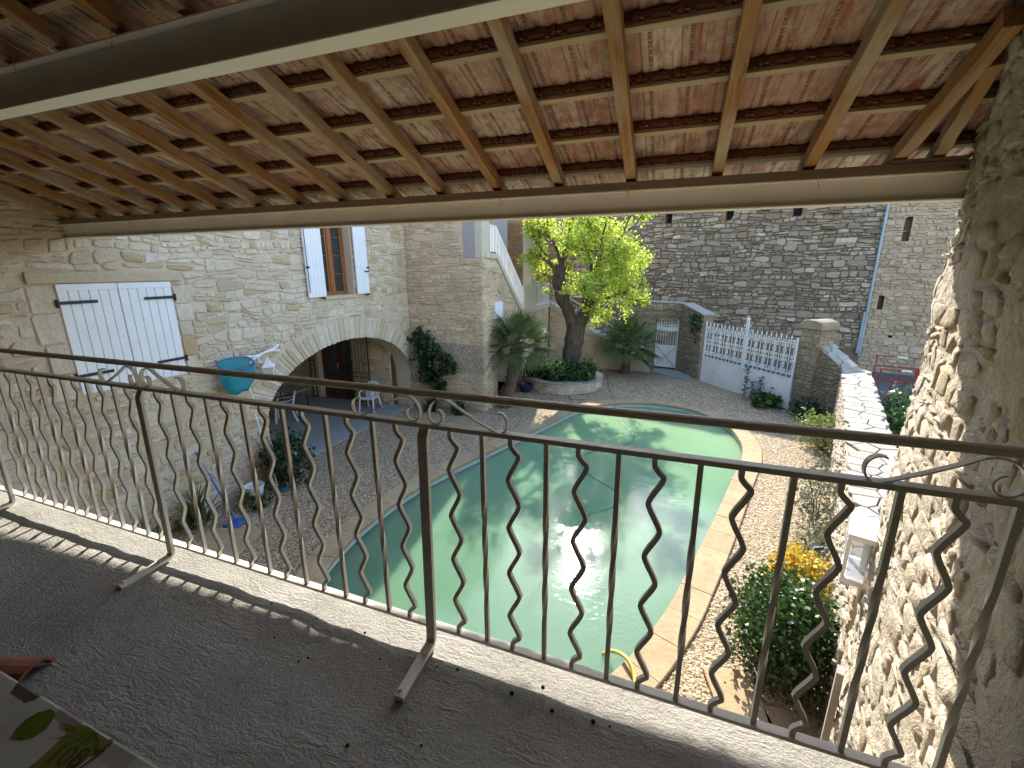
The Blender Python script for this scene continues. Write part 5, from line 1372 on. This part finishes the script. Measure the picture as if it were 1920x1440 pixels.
# ================================================================== SMALL THINGS
def chair(label, loc, rz_, cushion=None):
    t_ = thing('garden_chair', label, 'chair', loc, 'plastic garden chairs'); Rz = Matrix.Translation(Vector(loc)) @ Matrix.Rotation(rz_, 4, 'Z')
    def ob(name, mb, mat): mb.v = [tuple(Rz @ Vector(p)) for p in mb.v]; return mb.build(name, M[mat], t_, bevel=.006)
    s = MB(); s.add([(-.22, -.22, .40), (.22, -.22, .40), (.19, .2, .385), (-.19, .2, .385), (-.22, -.22, .42), (.22, -.22, .42), (.19, .2, .405), (-.19, .2, .405)], [(0, 3, 2, 1), (4, 5, 6, 7), (0, 1, 5, 4), (1, 2, 6, 5), (2, 3, 7, 6), (3, 0, 4, 7)]); ob('seat', s, 'plastic')
    for sx in (-1, 1):
        ob('leg', MB().ribbon([(sx*.22, -.22, .64), (sx*.225, -.23, .4), (sx*.25, -.26, 0)], (1, 0, 0), .035, .05), 'plastic'); ob('leg', MB().ribbon([(sx*.2, .2, .4), (sx*.24, .32, 0)], (1, 0, 0), .035, .05), 'plastic')
        ob('armrest', MB().ribbon([(sx*.22, -.26, .63), (sx*.235, -.1, .655), (sx*.23, .12, .655), (sx*.2, .27, .72)], (1, 0, 0), .055, .022), 'plastic')
    b = MB(); b.ribbon([(-.2, .2, .41), (-.21, .29, .78), (-.12, .31, .86), (0, .315, .885), (.12, .31, .86), (.21, .29, .78), (.2, .2, .41)], (0, 1, 0), .025, .045); bo = ob('backrest', b, 'plastic')
    for i in range(5): x = -.13+i*.065; ob('slat', MB().ribbon([(x, .2, .41), (x, .3, .85)], (0, 1, 0), .014, .04), 'plastic').parent = t_
    if cushion: ob('cushion', MB().bb((-.19, -.2, .425), (.19, .18, .47)), cushion)
chair('white plastic armchair on the patio beside the iron grille', (-8.95, 11.25, .05), rad(10))
chair('plastic chair with navy cushion in the dark left of the patio', (-10.7, 9.55, .05), rad(-50), 'plastic_dark')
t_ = thing('patio_table', 'grey rectangular table in the shade under the arch', 'table', (-11.6, 10.5, .05))
MB().bb((-12.3, 10.15, .70), (-10.95, 10.85, .735)).build('tabletop', M['patio'], t_, bevel=.01)
for x in (-12.2, -11.05):
    for y in (10.22, 10.78): MB().tube([(x, y, .05), (x, y, .70)], .02, 8).build('leg', M['iron'], t_)
t_ = thing('tubular_stand', 'bent white tubular stand by the left arch jamb', 'stand', (-8.3, 7.3, 0)); MB().tube(catmull([(-8.45, 7.2, .05), (-8.45, 7.2, .62), (-8.35, 7.25, .68), (-8.2, 7.35, .62), (-8.15, 7.4, .05)], 5, False), .02, 8).build('frame', M['plastic'], t_, smooth=True)
# pool net leaning on the wall
net = thing('pool_net', 'turquoise pool leaf net on a long silver pole leaning on the house wall', 'pool net', (-7.55, 6.15, 0))
ctr = Vector((HX+.16, 6.0, 2.72)); rim = []
outline = [(-.36, .06), (-.30, .10), (0, .12), (.25, .08), (.34, .0), (.25, -.09), (0, -.13), (-.28, -.12), (-.35, -.03)]
rim = [ctr+Vector((-b*1.0+.10, a, b*.9-.0)) for a, b in [(p.x, p.y) for p in catmull([Vector((a, b)) for a, b in outline], 4)]]
MB().tube(rim+[rim[0]], .011, 6).build('rim', M['blue'], net, smooth=True)
mb = MB(); nr = len(rim); vs_ = list(rim); fs = []
for lev, (k, dz) in enumerate(((.96, -.16), (.88, -.36), (.7, -.47))):
    for i, p in enumerate(rim): q = ctr.lerp(p, k); vs_.append(Vector((max(HX+.05, q.x), q.y-.05*lev*.5, q.z*1+dz+.02*math.sin(i*1.3+lev))))
    for i in range(nr): fs.append((lev*nr+i, lev*nr+(i+1) % nr, (lev+1)*nr+(i+1) % nr, (lev+1)*nr+i))
fs.append(tuple(3*nr+i for i in range(nr))); mb.add(vs_, fs).build('net_bag', M['net'], net, smooth=True)
MB().tube([(HX+.18, 6.12, 2.6), (-7.35, 6.35, .02)], .013, 8).build('pole', M['steel'], net)
t_ = thing('pool_pole', 'second thin silver pole with brush head leaning by the arch jamb', 'pole', (-7.3, 6.2, 0)); MB().tube([(HX+.05, 6.35, 1.6), (-7.45, 6.2, .05)], .012, 8).build('pole', M['steel'], t_); MB().bb((-7.65, 6.1, .02), (-7.25, 6.3, .08)).build('brush_head', M['hose_green'], t_, bevel=.02)
t_ = thing('pool_broom', 'blue telescopic pole with broom head against the house wall', 'broom', (-7.0, 5.0, 0)); MB().tube([(HX+.05, 5.05, 1.25), (-7.1, 4.95, .08)], .016, 8).build('pole', M['blue'], t_); MB().tube([(-7.72, 5.01, .79), (-7.66, 5.0, .73)], .02, 8).build('collar', M['plastic'], t_); MB().bb((-7.25, 4.78, .01), (-6.98, 5.1, .06)).build('head', M['blue'], t_, bevel=.02)
# wall lantern
lan = thing('wall_lantern', 'white wall lantern with curved arms left of the arch', 'lamp', (HX+.05, 6.62, 2.5)); LX = HX+.22
for pts_ in ([(6.24, 2.83), (6.38, 2.79), (6.55, 2.80), (6.72, 2.84), (6.9, 2.87), (7.02, 2.94)], [(6.28, 2.66), (6.40, 2.74), (6.55, 2.80), (6.72, 2.83), (6.9, 2.83), (7.04, 2.79)]):
    MB().tube(catmull([Vector((LX, a, b)) for a, b in pts_], 4, False), .02, 8).build('arm', M['white_paint'], lan, smooth=True)
MB().tube(spiral((LX-.05, 6.6, 2.68), .09, .05, math.pi*.5, .62, (0, 1, 0), (0, 0, 1)), .02, 8).build('bracket', M['white_paint'], lan, smooth=True)
mb = MB(); LC = Vector((LX+.04, 6.66, 2.53)); mb.lathe(LC, [(.17, 0), (.16, .012), (.09, .07), (.04, .14), (.012, .2), (.0, .21)], 4); mb.build('roof', M['white_paint'], lan)
mb = MB(); mb.lathe(LC, [(.125, -.004), (.085, -.26)], 4); mb.build('pane', M['lamp_glass'], lan)
mb = MB()
for k in range(4): a = k*math.pi/2; mb.tube([LC+Vector((.128*math.cos(a), .128*math.sin(a), 0)), LC+Vector((.088*math.cos(a), .088*math.sin(a), -.27))], .008, 5)
mb.lathe(LC, [(0, -.30), (.095, -.285), (.095, -.262), (0, -.262)], 4); mb.build('cage', M['white_paint'], lan)
# lantern box on the right wall
bl = thing('wall_box_lamp', 'large white box lantern fixed to the sunlit rough wall', 'lamp', (1.72, 4.0, 2.1))
lc = BO + BD*.06 + BN*.12 + Vector((0, 0, 2.12)); Ml_ = Matrix((BD, BN, Vector((0, 0, 1)))).transposed()
mb = MB(); mb.box(lc+Vector((0, 0, .205)), (.42, .20, .05), Ml_); mb.box(lc+Vector((0, 0, -.205)), (.42, .20, .05), Ml_)
for a in (-.19, .19):
    for b in (-.085, .085): mb.box(lc+BD*a+BN*b, (.04, .03, .359), Ml_)
mb.box(lc-BN*.13, (.34, .055, .42), Ml_); mb.build('housing', M['white_paint'], bl, bevel=.006)
mb = MB(); mb.box(lc, (.33, .13, .357), Ml_); mb.build('pane', M['lamp_glass'], bl)
mb = MB(); mb.tube([lc-BN*.05-Vector((0, 0, .16)), lc-BN*.05+Vector((0, 0, .12))], .03, 8); mb.build('bulb', M['plastic'], bl)
ms = thing('motion_sensor', 'small grey motion sensor on an arm beside the box lantern', 'sensor', tuple(lc+BN*.25)); q0 = lc+BN*.1+BD*.05-Vector((0, 0, .1))
MB().tube([q0, q0+BN*.12, q0+BN*.15-Vector((0, 0, .03))], .012, 6).build('arm', M['zinc'], ms); MB().tube([q0+BN*.14-Vector((0, 0, .01)), q0+BN*.20-Vector((0, 0, .05))], [.018, .024], 10).build('head', M['plastic_dark'], ms)
t_ = thing('cable_conduit', 'pale vertical board fixed on the rough wall near the floor edge', 'board', tuple(BO-BD*.75)); MB().bar(BO-BD*.5+BN*.10+Vector((0, 0, .3)), BO-BD*.52+BN*.10+Vector((0, 0, 1.35)), .05, .10, BD).build('board', M['render_grey'], t_)
# hoses, pots, pebble slabs
hp = catmull([Vector(p) for p in ((-2.42, 19.0, .02), (-2.1, 17.0, .02), (-1.67, 15.25, .07), (-1.6, 14.9, .06), (-1.45, 14.2, -.12), (-1.2, 13.2, -.125), (-.72, 12.2, -.125), (-.85, 11.45, -.125), (-1.5, 10.85, -.125), (-1.82, 10.2, -.125), (-1.55, 9.4, -.125), (-.8, 8.7, -.125), (-.7, 8.2, -.125), (-1.2, 7.6, -.13))], 8, False)
t_ = thing('pool_hose', 'thin dark floating hose winding across the pool water', 'hose', (-1.5, 14, 0)); MB().tube(hp, .009, 6).build('tube', M['hose_green'], t_, smooth=True)
yh = catmull([Vector(p) for p in ((-.45, 4.5, -.12), (-.32, 4.45, .02), (-.15, 4.3, .11), (-.05, 4.1, .07), (0, 3.7, .06), (.1, 3.2, .06))], 6, False)
t_ = thing('garden_hose', 'yellow garden hose hanging over the near pool edge', 'hose', (0, 4, 0)); MB().tube(yh, .022, 8).build('tube', M['hose_yellow'], t_, smooth=True)
def pot(name, label, cat, c, r, h, mat): t_ = thing(name, label, cat, c); MB().lathe(c, [(0, .0), (r*.72, 0), (r, h), (r*1.06, h), (r*1.06, h-.03), (r*.9, h-.03), (r*.65, .04), (0, .04)], 18).build('body', M[mat], t_, smooth=False)
pot('blue_pot', 'dark blue glazed pot in the recess behind the palm trunk', 'pot', (-4.95, 15.2, 0), .27, .3, 'pot')
pot('bucket', 'white bucket by the house wall near the leaning poles', 'bucket', (-7.55, 5.75, 0), .17, .32, 'plastic')
pot('flower_pot', 'terracotta pot hung on the wing wall among the rose leaves', 'pot', (-6.9, 12.05, 1.45), .12, .2, 'terracotta')
rk = random.Random(4)
for i, (x, y, w, l, a, lab) in enumerate(((1.0, 4.25, .5, .75, .25, 'pale stone slab under the near end of the large bush'), (1.5, 4.0, .5, .6, .1, 'second pale slab between bush and rough wall'), (-2.9, 14.9, .55, .4, .4, 'flat stone slab by the far pool edge near the planter'), (-6.75, 4.45, .9, .8, .3, 'flat rock ledge at the foot of the house wall'))):
    mb = MB(); mb.box((x, y, .03), (w, l, .05), Matrix.Rotation(a, 3, 'Z')); o = mb.build('paving_slab', M['pool_coping'], bevel=.015); tag(o, lab, 'slab')
# red barriers in the street
def barrier(label, p0, p1):
    p0 = Vector(p0); p1 = Vector(p1); t_ = thing('street_barrier', label, 'barrier', tuple(p0), 'red street barriers'); z = Vector((0, 0, 1)); mb = MB()
    for h in (.12, .62, 1.02): mb.tube([p0+z*h, p1+z*h], .02, 6)
    mb.tube([p0, p0+z*1.02], .022, 6); mb.tube([p1, p1+z*1.02], .022, 6); mb.build('frame', M['red'], t_)
    m = p0.lerp(p1, .75); d = (p1-p0).normalized(); MB().bar(m-d*.3+z*.42, m+d*.3+z*.42, .01, .36).build('panel', M['red'], t_)
    MB().bar(p0.lerp(p1, .3)+z*1.02, p0.lerp(p1, .45)+z*1.02, .05, .05).build('reflector', M['plastic'], t_)
barrier('red metal barrier standing before the pale building', (8.0, 21.5, 0), (10.0, 21.0, 0))
barrier('red barrier at the far side of the narrow street', (7.1, 18.6, 0), (8.9, 18.2, 0))
barrier('nearest red barrier in the street behind the garden wall', (6.6, 16.4, 0), (8.3, 16.0, 0))
# table with patterned oilcloth in the near left corner
tb = thing('patterned_table', 'table corner with grey and green patterned oilcloth at bottom left', 'table', (-1.6, -.3, ZF))
e0, e1 = Vector((-1.12, .31, 3.68)), Vector((-.74, .30, 3.68)); cor = Vector((-1.20, .312, 3.68))
TZ = 3.68
ti = Vector((-.02, .31, 0)); cx_ = Vector((1, -.026, 0)).normalized(); cy_ = Vector((.026, 1, 0)).normalized()
mb = MB(); mb.bb((-1.2, -.80, -.012), (.2, 0, 0)); cl = mb.mesh('cloth', M['cloth']); Mt = basis(Vector((-.30, .30, TZ)), cx_, cy_, (0, 0, 1)); co = inst('cloth', cl, tb, Mt)
cm = co.modifiers.new('bevel', 'BEVEL'); cm.width = .005; cm.segments = 2
def decal(name, pts, mat, z=.0008):
    mb = MB(); mb.add([(x, y, z) for x, y in pts], [tuple(range(len(pts)))]); return inst(name, mb.mesh(name, M[mat]), tb, Mt)
def cw(px, py):     # photo pixel on the table plane -> cloth coordinates
    d = RIGHT*((px-960)/FPX)+DOWN*((py-720)/FPX)+FWD; p = CAM+d*((TZ-CZ)/d.z); q = Mt.inverted() @ p; return (q.x, q.y)
decal('leaf_print', [cw(x, y) for x, y in ((21, 1383), (30, 1368), (48, 1350), (72, 1336), (95, 1330), (104, 1336), (98, 1352), (84, 1370), (62, 1383), (38, 1388))], 'cloth_green')
decal('square_print', [cw(x, y) for x, y in ((145, 1358), (165, 1362), (210, 1392), (120, 1450), (45, 1450))], 'cloth_olive')
for k, (x0_, y0_, x1_, y1_) in enumerate(((180, 1372, 95, 1388), (180, 1372, 110, 1405), (180, 1372, 135, 1412), (180, 1372, 160, 1402), (150, 1375, 112, 1355), (178, 1372, 185, 1420))):
    a, b = Vector(cw(x0_, y0_)), Vector(cw(x1_, y1_)); n_ = (b-a).orthogonal().normalized()*.004; m = a.lerp(b, .5); decal('frond_print', [a, m+n_, b, m-n_], 'cloth_green', .0014)
cu = bpy.data.curves.new('numerals', 'FONT'); cu.body = '1087'; cu.size = .045; cu.resolution_u = 2
tob = bpy.data.objects.new('numerals_source', cu); coll.objects.link(tob); bpy.context.view_layer.update()
nm = bpy.data.meshes.new_from_object(tob.evaluated_get(bpy.context.evaluated_depsgraph_get())); bpy.data.objects.remove(tob); nm.materials.clear(); nm.materials.append(M['ink'])
q = cw(75, 1432); inst('numerals', nm, tb, Mt @ Matrix.Translation((q[0], q[1], .0016)) @ Matrix.Rotation(.25, 4, 'Z'))
MB().bb((-1.47, -.5, TZ-.05), (-.12, .28, TZ-.0135)).build('tabletop', M['plate'], tb)
for x in (-1.4, -.2): MB().bb((x, .18, ZF+.005), (x+.05, .23, TZ-.052)).build('leg', M['plate'], tb)
t_ = thing('broken_tile', 'broken curved terracotta tile lying on the concrete floor', 'tile', (-2.15, .62, ZF)); mb = MB(); vs_ = []; fs = []
for s_ in (0, .2):
    for rr_ in (.065, .078):
        for k in range(9): a = math.pi*k/8; vs_.append((s_, rr_*math.cos(a), rr_*math.sin(a)*.7))
for k in range(8): fs += [(k, k+1, 19+k, 18+k), (9+k, 27+k, 28+k, 10+k), (k, 9+k, 10+k, k+1), (18+k, 19+k, 28+k, 27+k)]
Mx = Matrix.Translation((-2.38, .58, ZF-.01)) @ Matrix.Rotation(.35, 4, 'Z'); mb.add([Mx @ Vector(p) for p in vs_], fs); mb.build('shell', M['terracotta'], t_)
# dark crumbs of dirt on the floor
for i, (px, py) in enumerate(((510, 1132), (594, 1160), (684, 1187), (713, 1236), (820, 1250), (858, 1255), (1035, 1334), (1112, 1353), (1018, 1289), (790, 1398), (652, 1398), (578, 1234), (515, 1195), (1143, 1362), (560, 1240), (960, 1300))):
    d = RIGHT*((px-960)/FPX)+DOWN*((py-720)/FPX)+FWD; p = CAM+d*((ZF-CZ)/d.z); r_ = rk.uniform(.004, .009)
    mb = MB(); mb.lathe(p+Vector((0, 0, -.002)), [(0, 0), (r_, .002), (r_*.9, r_*.8), (r_*.3, r_*1.3), (0, r_*1.3)], 7); o = mb.build('dirt_crumb', M['dark'])
    tag(o, 'small dark crumb of dirt on the concrete floor', 'dirt', 'dirt crumbs on the balcony floor')
